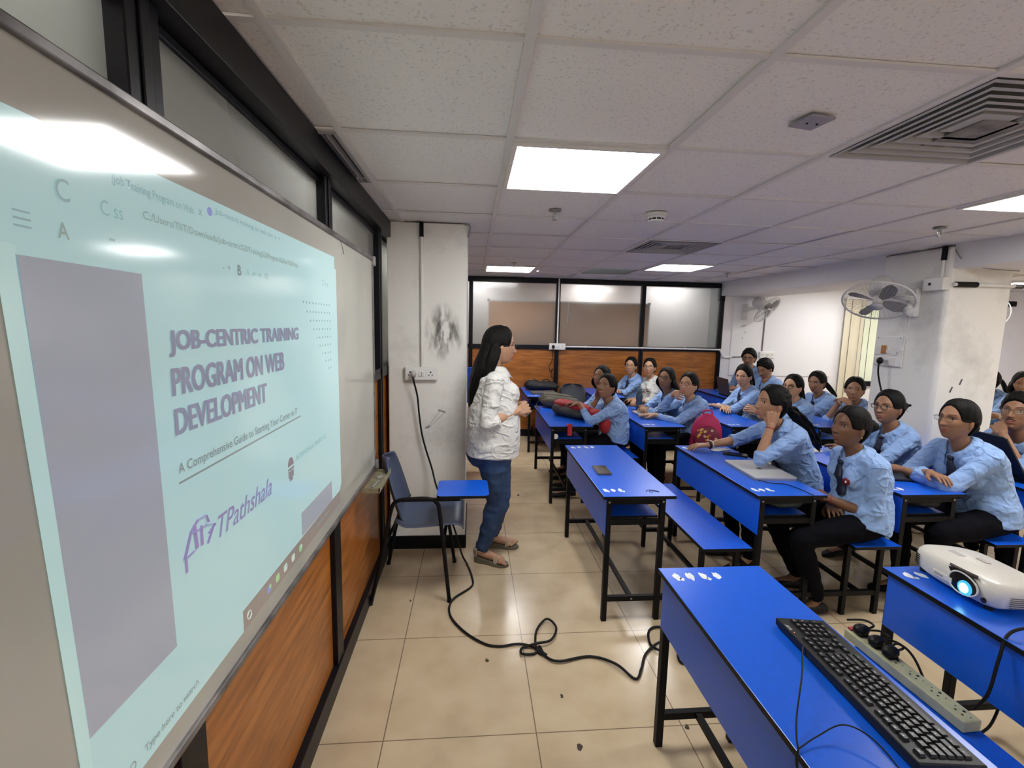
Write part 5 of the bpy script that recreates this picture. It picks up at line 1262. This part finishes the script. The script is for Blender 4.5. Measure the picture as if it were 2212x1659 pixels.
q = MB(); q.tube(catmull([c0-ax*.19-ay_*.08+bu*0, c0-ax*.215-ay_*.13-bu*.06, (.70,4.80,.75), (.69,4.72,.735)],5), .008, 6, flat=.3); q.build('strap', M_charn, t, 60)
t = thing('backpack', 'red and charcoal backpack sliding off the desk edge', 'bag', (1.0,4.45,.72), 'backpacks on the desks')
c1 = Vector((.975,4.50,.79)); ax = Vector((.52,-.85,0)).normalized(); ay_ = Vector((-ax.y, ax.x, 0))
padd(t, 'bag_body', puffy([(c1-bu*.012, (.225,.105,.062), (ax, ay_, bu)), (c1-ax*.12-bu*.008, (.12,.11,.066), (ax, ay_, bu)), (c1+ax*.12-bu*.015, (.10,.095,.052), (ax, ay_, bu))]), M_charn)
padd(t, 'red_front', puffy([(c1-ax*.10+ay_*.015+bu*.045, (.15,.088,.046), (ax, ay_, bu)), (c1+ax*.07+ay_*.02+bu*.042, (.17,.088,.046), (ax, ay_, bu)), (c1+ax*.25+ay_*.06+bu*.0, (.15,.062,.05), (ax, ay_, nrm(bu-ax*.3))), (c1+ax*.37+ay_*.09-bu*.08, (.06,.055,.10), (ax, ay_, bu))], .008, 6), M_redn)
q = MB(); q.tube(catmull([c1-ax*.23+bu*.02, c1-ax*.1-ay_*.06+bu*.055, c1+ax*.1-ay_*.04+bu*.052, c1+ax*.24+ay_*.02+bu*.0],6), .003, 5); q.build('zip', M_black, t, 60)
q = MB(); q.obox((.872,4.040,.695), (.020,0,0), (0,.0018,.004), (0,0,.050)); q.obox((.872,4.085,.7235), (.020,0,0), (0,.05,0), (0,0,.0015)); q.build('strap', M_redn, t)
t = thing('backpack', 'black backpack lying on the farthest left desk', 'bag', (.95,6.40,.72), 'backpacks on the desks')
c2 = Vector((.96,6.40,.785))
padd(t, 'bag_body', puffy([(c2, (.23,.13,.065)), (c2-Vector((.12,0,-.008)), (.13,.125,.078)), (c2+Vector((.12,0,-.01)), (.13,.11,.05))]), M_blkn)
q = MB(); q.tube(catmull([c2+Vector((.18,-.05,.02)), c2+Vector((.235,-.09,.0)), c2+Vector((.25,-.10,-.08)), c2+Vector((.25,-.09,-.16))],6), .012, 6, flat=.4); q.tube(catmull([c2+Vector((.0,.02,.055)), c2+Vector((.06,.0,.085)), c2+Vector((.14,.02,.05))],5), .009, 6); q.build('strap', M_blkn, t, 60)
q = MB(); q.obox(c2+Vector((-.15,-.05,.083)), (.018,0,0), (0,.006,0), (0,0,.001)); q.build('bag_tag', M_white, t)
# pink bag on a bench
t = thing('backpack', 'pink backpack with a maroon flower print pocket on the bench', 'bag', (2.16,4.02,.45), 'backpacks on the desks')
c3 = Vector((2.155,4.06,.645)); vx = Vector((.93,-.37,0)); vy = Vector((.37,.93,0))
padd(t, 'bag_body', puffy([(c3, (.138,.078,.205), (vx, vy, bu)), (c3+bu*.09, (.118,.07,.10), (vx, vy, bu)), (c3-bu*.08, (.15,.09,.13), (vx, vy, bu))], .008, 8), mat('magenta_nylon', lin(176,26,84), .6, bump=(40,.3,.004)))
M_flower = mat('maroon_print', lin(110,16,50), .6)
padd(t, 'print_pocket', puffy([(c3-vy*.058-bu*.03, (.122,.05,.13), (vx, vy, bu))], .007, 4, .003), M_flower)
q = MB(); rnd = random.Random(8)
for k in range(30):
    a = rnd.uniform(-.09,.09); b = rnd.uniform(-.12,.07); dpt = .05*math.sqrt(max(.02,1-(a/.122)**2-((b+.03)/.13)**2))
    p_ = c3+vx*a+bu*b-vy*(.058+dpt+.002)
    for j in range(5): an = j*1.2566+k; q.ell(p_+vx*math.cos(an)*.007+bu*math.sin(an)*.007, (.0052,.002,.0052), (vx, vy, bu), 8, 5, k % 3)
q.build('flower_print', [mat('yellow_print', lin(214,160,30), .6), mat('cream_print', lin(214,190,160), .6), mat('orange_print', lin(200,110,50), .6)], t, 60)
q = MB(); q.tube(catmull([c3+vx*-.04+bu*.19, c3+vx*-.03+bu*.225, c3+vx*.03+bu*.225, c3+vx*.04+bu*.19],5), .008, 6); q.build('handle', mat('magenta_nylon', lin(176,26,84), .6), t, 60)
# bags on the shelves
for (lb, c_, r_, m_) in (('grey green bag stuffed on the shelf under the silver laptop desk', (1.76,2.58,.645), (.13,.22,.042), mat('grey_green_cloth', lin(62,68,62), .8)), ('black furry bag on the shelf under the folder desk', (2.60,2.56,.645), (.13,.20,.042), M_blkn)):
    me = puffy([(Vector(c_), r_), (Vector(c_)+Vector((.06,-.1,0)), (.09,.10,.038))], .008, 4, .010, 16); me.materials.append(m_); o = link('shelf_bag', me); tag(o, lb, 'bag', 'bags on the desk shelves')
q = MB(); q.lathe([(.024,0),(.024,.002)], (.752,4.075,.625), (0,-1,0), 20); tag(q.build('white_disc', M_white), 'white round lid on the shelf under the backpack desk', 'lid')
# notebook on desk between P14 / P15
q = MB(); q.obox((2.50,3.28,.727), (.085,.02,0), (-.02,.11,0), (0,0,.006)); tag(q.build('notebook', mat('cream_paper', lin(206,200,184), .7), None, bevel=.002), 'open cream notebook behind the girl with the tie', 'notebook')

# ------------------------------------------------------------------ keyboard, projector, power strip, cables
kc = Vector((.997,1.012,.7215)); kl = .262
ky = nrm(Vector((.035,1,0))); kx = Vector((ky.y,-ky.x,0)); kz = Vector((0,0,1))    # ky: along length (numpad far end)
kt = thing('keyboard', 'black computer keyboard lying on the nearest desk', 'keyboard', kc)
KW, KL = .152, .480
# kx: from the top edge (left, cable side) to the space-bar side (right)
o0 = kc-kx*KW/2+ky*KL/2         # far left corner
K = lambda a, b, c=0: o0+kx*a-ky*b+kz*c      # a across 0..KW, b along 0..KL from far (numpad) end
q = MB(); q.add([K(0,0,.004),K(KW,0,.002),K(KW,KL,.002),K(0,KL,.004),K(0,0,.026),K(KW,0,.014),K(KW,KL,.014),K(0,KL,.026)], [(0,1,2,3),(7,6,5,4),(0,4,5,1),(1,5,6,2),(2,6,7,3),(3,7,4,0)]); q.build('keyboard_case', mat('keyboard_case_black', (.010,.010,.011), .42, spec=.3, bump=(400,.2,.0004)), kt, bevel=.003)
U = .0190
def ztop(a): return .026-(.012)*a/KW
rows = [(.018, [('n',.0)]),]
def key(a, b, wa=1, wb=1):
    q = MB(); A0, B0 = a+.0012, b+.0012; A1, B1 = a+U*wa-.0014, b+U*wb-.0014; i = .0022; z0 = ztop(a)-.001; z1 = ztop(a)+.0065
    q.add([K(A0,B0,z0),K(A1,B0,z0-.0012),K(A1,B1,z0-.0012),K(A0,B1,z0),K(A0+i,B0+i,z1),K(A1-i,B0+i,z1-.0012),K(A1-i,B1-i,z1-.0012),K(A0+i,B1-i,z1)], [(0,1,2,3),(7,6,5,4),(0,4,5,1),(1,5,6,2),(2,6,7,3),(3,7,4,0)], 0)
    return q, (A0+i, B0+i, A1-i, B1-i, z1)
keys = []
a0 = .014
# numpad: 4 columns at far end, rows 1..5 (a), function row at a0
for r in range(5):
    for c_ in range(4):
        if (r, c_) in ((2,0),(4,0)): continue
        wa, wb = 1, 1
        if c_ == 0 and r in (1,3): wa = 2
        if r == 4 and c_ == 3: continue
        if r == 4 and c_ == 2: wb = 2
        keys.append((a0+.004+U*(r+.9), .012+U*c_, wa, wb))
# nav cluster
nb = .012+U*4+.006
for r in (0,1,2):
    for c_ in range(3): keys.append((a0+.002+U*(r+(.0 if r == 0 else .3)), nb+U*c_, 1, 1))
for r, c_ in ((3.3,1),(4.3,0),(4.3,1),(4.3,2)): keys.append((a0+.002+U*r+.004, nb+U*c_, 1, 1))
mb0 = nb+U*3+.006; mw = KL-.012-mb0; un = mw/15; 
fb = 0
for g_ in range(3):
    for k in range(4): keys.append((a0, mb0+fb+g_*(un*4.6)+k*un, .92, un/U))
keys.append((a0, mb0+mw-un, .92, un/U))
lay = [[2]+[1]*13, [1.5]+[1]*12+[1.5], [2.25]+[1]*11+[1.75], [2.75]+[1]*10+[2.25], [1.5,1.25,1.25,1.25,5.75,1.5,1.25,1.25]]
for r, row in enumerate(lay):
    b = 0
    for w in row: keys.append((a0+.004+U*(r+1.1), mb0+b*un, 1, w*un/U)); b += w
M_key = mat('key_black', (.012,.012,.013), .32); M_keyl = mat('key_legend', (.42,.42,.44), .5)
rnd = random.Random(2); extra = MB()
for n_, (a, b, wa, wb) in enumerate(keys):
    q, (x0_, y0_, x1_, y1_, z1) = key(a, b, wa, wb)
    ca, cb_ = x0_+(x1_-x0_)*.35, (y0_+y1_)/2; w_ = rnd.uniform(.0012,.0022)
    q.add([K(ca-.0022,cb_-w_,z1+.0003),K(ca+.0022,cb_-w_,z1-.0001),K(ca+.0022,cb_+w_,z1-.0001),K(ca-.0022,cb_+w_,z1+.0003)], [(3,2,1,0)], 1)
    if n_ < 100: q.build('key', [M_key, M_keyl], kt)
    else:
        o_ = len(extra.v); extra.v += q.v; extra.f += [tuple(i+o_ for i in f_) for f_ in q.f]; extra.m += q.m
if extra.v: ob = extra.build('remaining_keys', [M_key, M_keyl], kt); ob['kind'] = 'stuff'
text_on('keyboard_logo', 'acer', K(.0125,.062,.0262), ky, -kx, kz, .026, .0085, mat('logo_silver', (.55,.55,.56), .4), kt, .01)
q = MB(); q.ell(K(.0105,.072,.0262), (.0013,.0013,.0006), nu=8, nv=5); q.build('indicator_lamp', mat('red_orange_led', (.8,.2,.1), .4, emit=(1,.25,.1), estr=2.5), kt)
q = MB(); q.tube(catmull([(.915,1.105,.738),(.900,1.09,.765),(.86,1.05,.80),(.80,.97,.79),(.74,.90,.755),(.712,.86,.738),(.703,.84,.728)],6)+catmull([(.703,.84,.728),(.694,.83,.70),(.70,.80,.62),(.70,.74,.50)],4)[1:], .0019, 6)
q.tube(catmull([(.703,.84,.728),(.76,.86,.735),(.83,.87,.75),(.87,.83,.745),(.875,.74,.728),(.87,.64,.725)],6), .0017, 6); q.tube(catmull([(.703,.84,.728),(.69,.82,.69),(.675,.78,.60),(.66,.70,.50)],5), .0017, 6); q.build('cable', M_blackrub, kt, 180)
# projector
pj = thing('projector', 'white data projector with glowing blue lens on the right desk', 'projector', (1.84,1.42,.72))
PW = mat('projector_white', (.70,.68,.62), .28, spec=.5, vary=(200,.04))
pa = nrm(Vector((.065,1,0))); pb = Vector((pa.y,-pa.x,0)); pz = Vector((0,0,1))       # pa: along front face away from the camera ; pb: depth into the body
pc = Vector((1.668,1.262,.735)); P = lambda a, b, c=0: pc+pa*a+pb*b+pz*c
def outline(ins, bulge=0):
    pts = []
    w, d = .325, .235
    raw = [(0+.03,0),(.10,-.010),(.2,-.012),(.27,0),(.305,.02),(w,.06),(w,.15),(.30,.21),(.25,d),(.08,d),(.02,.22),(0,.17),(-.002,.05),(.006,.018)]
    cx, cy = w/2, d/2
    for a, b in raw: pts.append((cx+(a-cx)*(1-ins), cy+(b-cy)*(1-ins)))
    return [(v.x, v.y) for v in catmull([(a,b,0) for a, b in raw_close(pts)], 4)[:-1]]
def raw_close(p): return p+[p[0]]
RR = []
for z_, ins in ((0,.10),(.006,.05),(.012,.03),(.050,.0),(.068,.02),(.080,.08),(.086,.17)): RR.append([P(a, b, z_-(.016*(b/.235)) if z_ > .05 else z_) for a, b in outline(ins)])
q = MB(); q.rings(RR); q.build('projector_body', PW, pj, 35)
lc = P(.098,-.0105,.042)
q = MB(); q.prism([(.043*math.cos(a)*(1.25 if math.cos(a) < 0 else 1), .034*math.sin(a)) for a in np.linspace(0,2*math.pi,29)[:-1]], lc, pa, pz, -pb*.0015); q.prism([(-.045,.026),(.040,.018),(.052,.034),(.0,.044),(-.03,.040)], lc+pb*.001, pa, pz, -pb*.002)
q.build('lens_recess', mat('glossy_black', (.006,.006,.010), .1), pj)
q = MB(); q.tube([lc-pb*.002+pa*(.045*math.cos(a)*(1.25 if math.cos(a) < 0 else 1))+pz*(.036*math.sin(a)) for a in np.linspace(0,2*math.pi,33)[:-1]], .0028, 8, closed=True); q.build('lens_bezel', PW, pj, 180)
q = MB(); q.prism([(-.045,.0),(.050,-.004),(.070,.022),(.03,.030),(-.02,.028)], P(.098,-.006,.0805), pa, pb, pz*.0025); q.build('lens_hood', mat('glossy_black', (.006,.006,.010), .1), pj)
lq = lc+pa*-.014-pz*.010
q = MB(); q.lathe([(.0245,.0015),(.0235,.005),(.018,.006)], lq, -pb, 26); q.build('lens_ring', mat('lens_ring_blue', (.01,.05,.09), .15, emit=(.05,.35,.6), estr=1.6), pj, 40)
q = MB(); q.ell(lq-pb*.006, (.016,.016,.005), (pa, pz, pb), 22, 10); q.build('glowing_lens', mat('projector_lens_light', (.3,.8,.9), .1, emit=(.35,.9,1.0), estr=9), pj, 180)
def wrap(name, lo, hi, cond, zs, r, m_):
    O = outline(0); n_ = len(O); idx = [i for i in range(n_) if cond(*O[i])]
    st_ = next((i for i in idx if (i-1) % n_ not in idx), idx[0]); run = []
    k = st_
    while k % n_ in idx and len(run) < n_: run.append(O[k % n_]); k += 1
    q = MB()
    for z_ in zs: q.tube([P(a+(.0012 if a > .16 else -.0012), b-.0012*(b < .1), z_-.016*b/.235) for a, b in run], r, 5)
    q.build(name, m_, pj, 60)
wrap('intake_grille', 0, 0, lambda a, b: a > .262 and b < .075, [.018+.0070*k for k in range(6)], .0018, M_edge)
wrap('side_vent', 0, 0, lambda a, b: a < .012 and .045 < b < .15, [.018+.0065*k for k in range(6)], .0014, mat('vent_shadow_grey', (.10,.09,.08), .6))
q = MB(); q.lathe([(.009,0),(.009,.003),(.002,.004)], P(.028,-.003,.022), -pb, 16); q.build('ir_window', M_glassdark, pj)
for a, b in ((.04,.03),(.28,.03),(.16,.20)):
    q = MB(); q.lathe([(.012,-.0145),(.012,.004)], P(a,b,0), n=12); q.build('foot', M_blackpl, pj)
q = MB(); q.obox(P(.165,-.0125,.030), pa*.035, pb*.002, pz*.009); q.build('logo_plate', PW, pj)
text_on('projector_logo', 'EPSON', P(.192,-.0150,.026), -pa, pz, -pb, .032, .007, mat('logo_grey', (.10,.09,.09), .5), pj, .02)
text_on('model_text', 'LCD PROJECTOR', P(.175,.075,.0835), -pa, pb, pz, .05, .004, mat('logo_pale', (.35,.33,.30), .5), pj, .0)
for a_, b_, w_, d_, z_ in ((.235,.10,.024,.012,.0795),(.185,.15,.02,.008,.078)):
    q = MB(); q.obox(P(a_,b_,z_), pa*w_, pb*d_, pz*.001); q.build('button_panel', mat('warm_grey_panel', (.45,.42,.40), .4), pj)
# cables round projector
q = MB(); q.tube(catmull([(1.98,1.27,.78),(1.90,1.20,.80),(1.80,1.16,.79),(1.68,1.15,.765),(1.60,1.16,.735),(1.565,1.15,.66),(1.535,1.14,.56),(1.51,1.15,.50)],8), .0045, 8)
tag(q.build('projector_cable', M_blackrub, None, 180), 'black cable looping from the projector over the desk edge down to the power strip', 'cable')
q = MB(); q.tube(catmull([(1.46,1.40,.50),(1.50,1.40,.53),(1.53,1.36,.50),(1.545,1.28,.38),(1.58,1.23,.33),(1.66,1.22,.36),(1.75,1.26,.42)],8), .0042, 8); tag(q.build('black_cable', M_blackrub, None, 180), 'black cable sagging from the power strip under the projector desk', 'cable')
# power strip
sd_ = nrm(Vector((-.03,1,0))); ss_ = Vector((sd_.y,-sd_.x,0)); so0 = Vector((1.468,1.335,.4515))
ps = thing('power_strip', 'long dirty cream power strip with plugs lying on the bench', 'power strip', so0)
q = MB(); q.obox(so0+pz*.019, sd_*.215, ss_*.031, pz*.018); q.build('strip_body', mat('dirty_cream_plastic', lin(176,178,146), .45, vary=(25,.12)), ps, bevel=.004)
q = MB()
for k in range(6):
    c_ = so0-sd_*(.18-.072*k)+pz*.0372
    for a, b, r in ((0,.012,.0045),(-.010,-.006,.0032),(.010,-.006,.0032),(-.022,.008,.002),(.022,.008,.002)): q.lathe([(r,0),(r,.0004)], c_+sd_*a+ss_*b, (0,0,1), 8)
q.build('socket_hole', M_black, ps)
for k, (a, col) in enumerate(((.055,M_blackpl),(.11,M_blackpl),(.175,M_blackpl))):
    c_ = so0+sd_*a+pz*.058; t = thing('power_plug', ('black plug in the power strip nearest its middle', 'black plug in the power strip, second from the far end', 'black plug at the far end of the power strip beside the red mark')[k], 'plug', c_, 'plugs in the power strip')
    q = MB(); q.ell(c_, (.030,.022,.020), (ss_, sd_, pz)); q.obox(c_-pz*.012, ss_*.016, sd_*.016, pz*.008); q.build('plug_body', col, t, 60)
    q = MB(); q.tube(catmull([c_+ss_*.02, c_+ss_*.05+pz*.012, c_+ss_*.06+sd_*.05+pz*.0, c_+ss_*.035+sd_*.10-pz*.03],5), .004, 6); q.build('plug_cord', M_blackrub, t, 180)
q = MB(); q.obox(so0+sd_*.205+pz*.040, sd_*.008, ss_*.02, pz*.004); tag(q.build('red_tape', mat('red_tape', (.35,.03,.04), .5)), 'small red tape patch at the far end of the power strip', 'tape')
# floor litter
for k, (x, y, r, lb) in enumerate(((.428,1.590,.011,'dark leaf scrap on the floor nearest the bottom edge'),(.406,1.839,.008,'small dark scrap on the floor below the cable knot'),(.084,2.079,.008,'dark scrap on the floor left of the cable knot'),(-.347,2.595,.006,'tiny scrap on the floor under the tablet chair'),(.450,4.278,.012,'dark scrap on the floor beyond the teacher'),(.887,1.650,.008,'scrap on the floor beside the nearest desk leg'))):
    q = MB(); rr_ = random.Random(k); q.prism([(x+math.cos(a)*r*rr_.uniform(.5,1.3), y+math.sin(a)*r*rr_.uniform(.7,2.0)) for a in np.linspace(0,2*math.pi,9)[:-1]], (0,0,.0006), (1,0,0), (0,1,0), (0,0,.003)); tag(q.build('floor_scrap', mat('dry_leaf', (.05,.035,.025), .8)), lb, 'litter', 'scraps on the floor')
# ------------------------------------------------------------------ the people
PI = math.pi
FAIR, MED, TAN, DARK = (.49,.275,.165), (.34,.175,.100), (.275,.138,.076), (.17,.082,.044)
BOARD = Vector((-.55, 1.5, 1.45)); TEACH = Vector((.15, 3.0, 1.45))
G_ = 'students in blue shirts on the benches'
# teacher
person('standing woman with long black hair, glasses, white shirt and jeans beside the column', (.172,3.03,1.478), (1.6,3.25,1.36), (.138,3.05), 0.02,
       [dict(abs=(.295,3.06,1.075), d=(.75,-.55,.15), n=(-.2,-.9,-.3), curl=.9, pole=(-.45,.5,-1)), dict(abs=(.292,2.935,1.068), d=(.85,.38,.25), n=(-.1,.9,-.2), curl=1.0, pole=(-.55,-.35,-1))],
       tone=(.43,.245,.15), hair='long', glasses='metal', tie=False, top=M_shirtw, vox=.0030, cuff=.30, standing=True, stout=1.10, pants=M_jeans, shoe='sandal', pelz=.83,
       legs={1: (.165,3.25,.09), -1: (.085,3.03,.09), ('f',1): (1,-.15,0), ('f',-1): (1,-.42,0)})
# row D
PC = person('girl with curly black hair resting her cheek on her fist, arm stretched over the desk', (1.955,2.87,1.135), (-.9,2.9,1.42), (2.235,2.95), PI,
       [arm_cheek(1), dict(abs=(1.735,3.235,.765), d=(-(1),0,0) and (1,-.15,-.08), n=(0,0,-1), curl=.3, pole=(-.1,-.9,-.5))], tone=MED, hair='curlylong', vox=.0030, group=G_, cuff=.2, tail_dir=(.75,.1,-.75), tie=True)
PB = person('girl with dark bun and navy tie, hands in her lap, nearest of the students', (2.195,2.50,1.062), (-1.4,2.15,1.42), (2.24,2.42), PI-.12,
       [dict(abs=(2.045,2.44,.66), d=(.2,-.95,.1), n=(-.3,0,-1), curl=.6, pole=(-.6,.5,-.7)), dict(abs=(2.10,2.47,.60), d=(.3,.9,0), n=(-.2,0,-1), curl=.5, pole=(-.6,-.6,-.7))],
       tone=DARK, hair='bun', vox=.0030, group=G_, badge=True, cuff=.35, headband=True, legs={1: (1.98,2.36,.09), -1: (2.05,2.62,.09)})
person('girl with thick-framed glasses and a loose low bun behind the nearest girl', (2.961,3.06,1.084), (-.5,2.1,1.35), (3.08,3.12), PI,
       [arm_fold(1, f=.27), arm_fold(-1, .765, .33)], tone=TAN, hair='bun', glasses='dark', vox=.0032, group=G_, cuff=.2)
person('girl with thin glasses and arms folded on the desk in profile at the right', (2.872,2.50,1.106), (-.5,2.35,1.42), (3.06,2.46), PI,
       [dict(abs=(2.66,2.60,.775), d=(.1,-1,0), n=(-.1,0,-1), curl=.2, pole=(-.1,.9,-.5)), dict(abs=(2.70,2.46,.80), d=(.2,1,0), n=(.1,0,-1), curl=.3, pole=(-.2,-.9,-.4))],
       tone=TAN, hair='lowbun', glasses='metal', vox=.0030, group=G_, cuff=.75, stout=1.06)
person('young man with glasses touching his mouth behind the black laptop', (3.66,2.80,1.10), (-.2,1.6,1.55), (3.94,2.80), PI,
       [arm_chin(1, -.02), arm_fold(-1)], tone=TAN, hair='short', glasses='metal', male=True, vox=.0034, group=G_)
# row E
PF = person('girl in front leaning her cheek on her hand behind the red backpack', (1.262,4.28,1.050), (-.35,2.9,1.52), (1.375,4.36), PI,
       [dict(abs=(1.03,4.38,.875), d=(.9,-.6,0), n=(.2,0,-1), curl=.45, pole=(-.2,.7,-.6)), dict(hd=(.060,-.080,-.120), d=(-.1,.12,1), n=(-.4,.9,.2), curl=.4, pole=(.55,-.3,-1))],
       tone=TAN, hair='lowbun', vox=.0036, group=G_, badge=True, cuff=.6, legs={1: (.93,4.25,.09), -1: (1.0,4.5,.09)})
person('girl with loose black hair half hidden behind the girl leaning on her hand', (1.350,4.78,1.085), (-.3,3.2,1.5), (1.40,4.85), PI,
       [arm_fold(1, f=.25), arm_fold(-1, f=.28)], tone=TAN, hair='loose', vox=.0042, group=G_, tie=False)
person('girl with round glasses and dark hair behind the water bottle', (2.051,4.78,1.075), (-.3,2.6,1.5), (2.19,4.85), PI,
       [arm_fold(1, f=.30), arm_fold(-1, f=.30)], tone=TAN, hair='loose', glasses='metal', vox=.0042, group=G_, cuff=.3, tie=False)
person('girl with red-framed glasses, hand at her mouth, other arm flat on the desk', (2.108,4.38,1.064), (-.3,2.6,1.46), (2.215,4.42), PI,
       [dict(abs=(1.79,4.42,.762), d=(1,-.25,-.04), n=(0,0,-1), curl=.15, pole=(-.3,.8,-.6)), dict(hd=(.125,-.02,-.075), d=(-.05,.95,-.15), n=(-.9,-.1,-.2), curl=.9, pole=(.35,-.7,-1))],
       tone=FAIR, hair='lowbun', glasses='red', vox=.0036, group=G_, cuff=.8, tie=False)
person('girl with a navy tie looking down with arms folded on the desk', (2.951,4.85,1.115), (1.6,3.9,.80), (3.08,4.88), PI,
       [arm_fold(1, f=.32), arm_fold(-1, .77, .27)], tone=FAIR, hair='pony', vox=.0040, group=G_, cuff=.15)
person('girl with dark glasses and hands clasped above the desk in the third row', (3.165,4.35,1.060), (.2,3.0,1.22), (3.20,4.38), PI,
       [dict(abs=(2.90,4.46,.80), d=(.95,-.25,.25), n=(0,-.9,-.2), curl=.5, pole=(-.2,.8,-.6)), dict(abs=(2.90,4.56,.80), d=(.95,.15,.25), n=(0,.9,-.2), curl=.5, pole=(-.2,-.8,-.6))],
       tone=FAIR, hair='pony', glasses='dark', vox=.0038, group=G_, cuff=.55, tail_dir=(.3,0,-1), stout=1.05)
person('girl with a ponytail looking down beside the white wall', (3.805,4.85,1.050), (1.8,3.9,.80), (3.95,4.92), PI,
       [arm_fold(1), arm_fold(-1)], tone=TAN, hair='pony', vox=.0042, group=G_, stout=1.05, tail_dir=(.8,0,-.8))
person('girl resting her chin on both joined hands next to the pillar', (3.760,4.28,1.050), (1.6,2.2,1.02), (3.95,4.30), PI,
       [dict(hd=(.100,.045,-.105), d=(.1,-1,.15), n=(-.2,0,-1), curl=.5, pole=(.2,.9,-1)), dict(hd=(.105,-.035,-.115), d=(.1,1,.15), n=(-.2,0,-1), curl=.5, pole=(.3,-.4,-1))],
       tone=MED, hair='lowbun', vox=.0038, group=G_, cuff=.05)
# row F
person('girl in blue shirt and tie with thin glasses before the far dark post', (2.178,6.28,1.082), (.2,3.4,1.35), (2.26,6.38), PI+.25,
       [arm_fold(1), arm_fold(-1)], tone=FAIR, hair='lowbun', glasses='metal', vox=.0050, group=G_, cuff=.7)
person('girl in a white shirt with glasses and red lips in the last row', (2.355,6.05,1.088), (.3,3.0,1.35), (2.40,6.02), PI+.25,
       [arm_lap(1), arm_lap(-1)], tone=FAIR, hair='lowbun', glasses='metal', vox=.0050, top=M_shirtw, tie=False, badge=True, cuff=.3, collar_open=True)
person('boy with glasses and a moustache sitting upright at the very back', (3.884,6.30,1.215), (1.9,4.1,1.0), (4.02,6.32), PI+.3,
       [arm_fold(1), arm_fold(-1)], tone=MED, hair='short', glasses='dark', male=True, top=M_shirtm, vox=.0050, tie=False, group=G_)
person('boy with thick black hair bending down over the far laptop', (3.872,5.90,1.105), (3.10,5.55,.72), (4.07,5.95), PI,
       [arm_fold(1, f=.2), arm_fold(-1, f=.2)], tone=MED, hair='short', glasses='metal', male=True, vox=.0050, tie=False, group=G_)
# beyond the pillar
person('student with a dark bun seen from behind at the right edge of the pillar', (5.97,4.92,1.085), (3.5,5.4,1.1), (6.15,4.92), PI,
       [arm_fold(1), arm_fold(-1)], tone=TAN, hair='pony', vox=.0050, top=M_shirtm, tie=False, group=G_)
person('brown haired person at the right edge above the bearded man', (5.74,4.40,1.115), (3.8,2.8,.75), (5.98,4.40), PI,
       [arm_fold(1), arm_fold(-1)], tone=TAN, hair='loose', vox=.0050, tie=False, group=G_)

M_thread = mat('red_thread', (.30,.02,.03), .6)
band(PC, 1, .022, .0235, .0035, M_thread, 'wrist_thread'); band(PC, -1, .012, .0255, .0055, M_blackrub, 'wristband'); band(PC, -1, .030, .0275, .0035, M_white, 'bangle')
band(PB, 1, .02, .0235, .003, M_thread, 'wrist_thread'); earring(PC, 1); earring(PB, 1); earring(PF, 1)
_c = PF[1]['front'](.10, .02, .03); q = MB(); q.obox(_c, (.004,.032,0), (.0,.0,.0015), (0,0,.045)); q.v = [tuple(v) for v in q.v]; q.build('id_card', mat('identity_card', (.65,.62,.58), .4, vary=(60,.3)), PF[0])
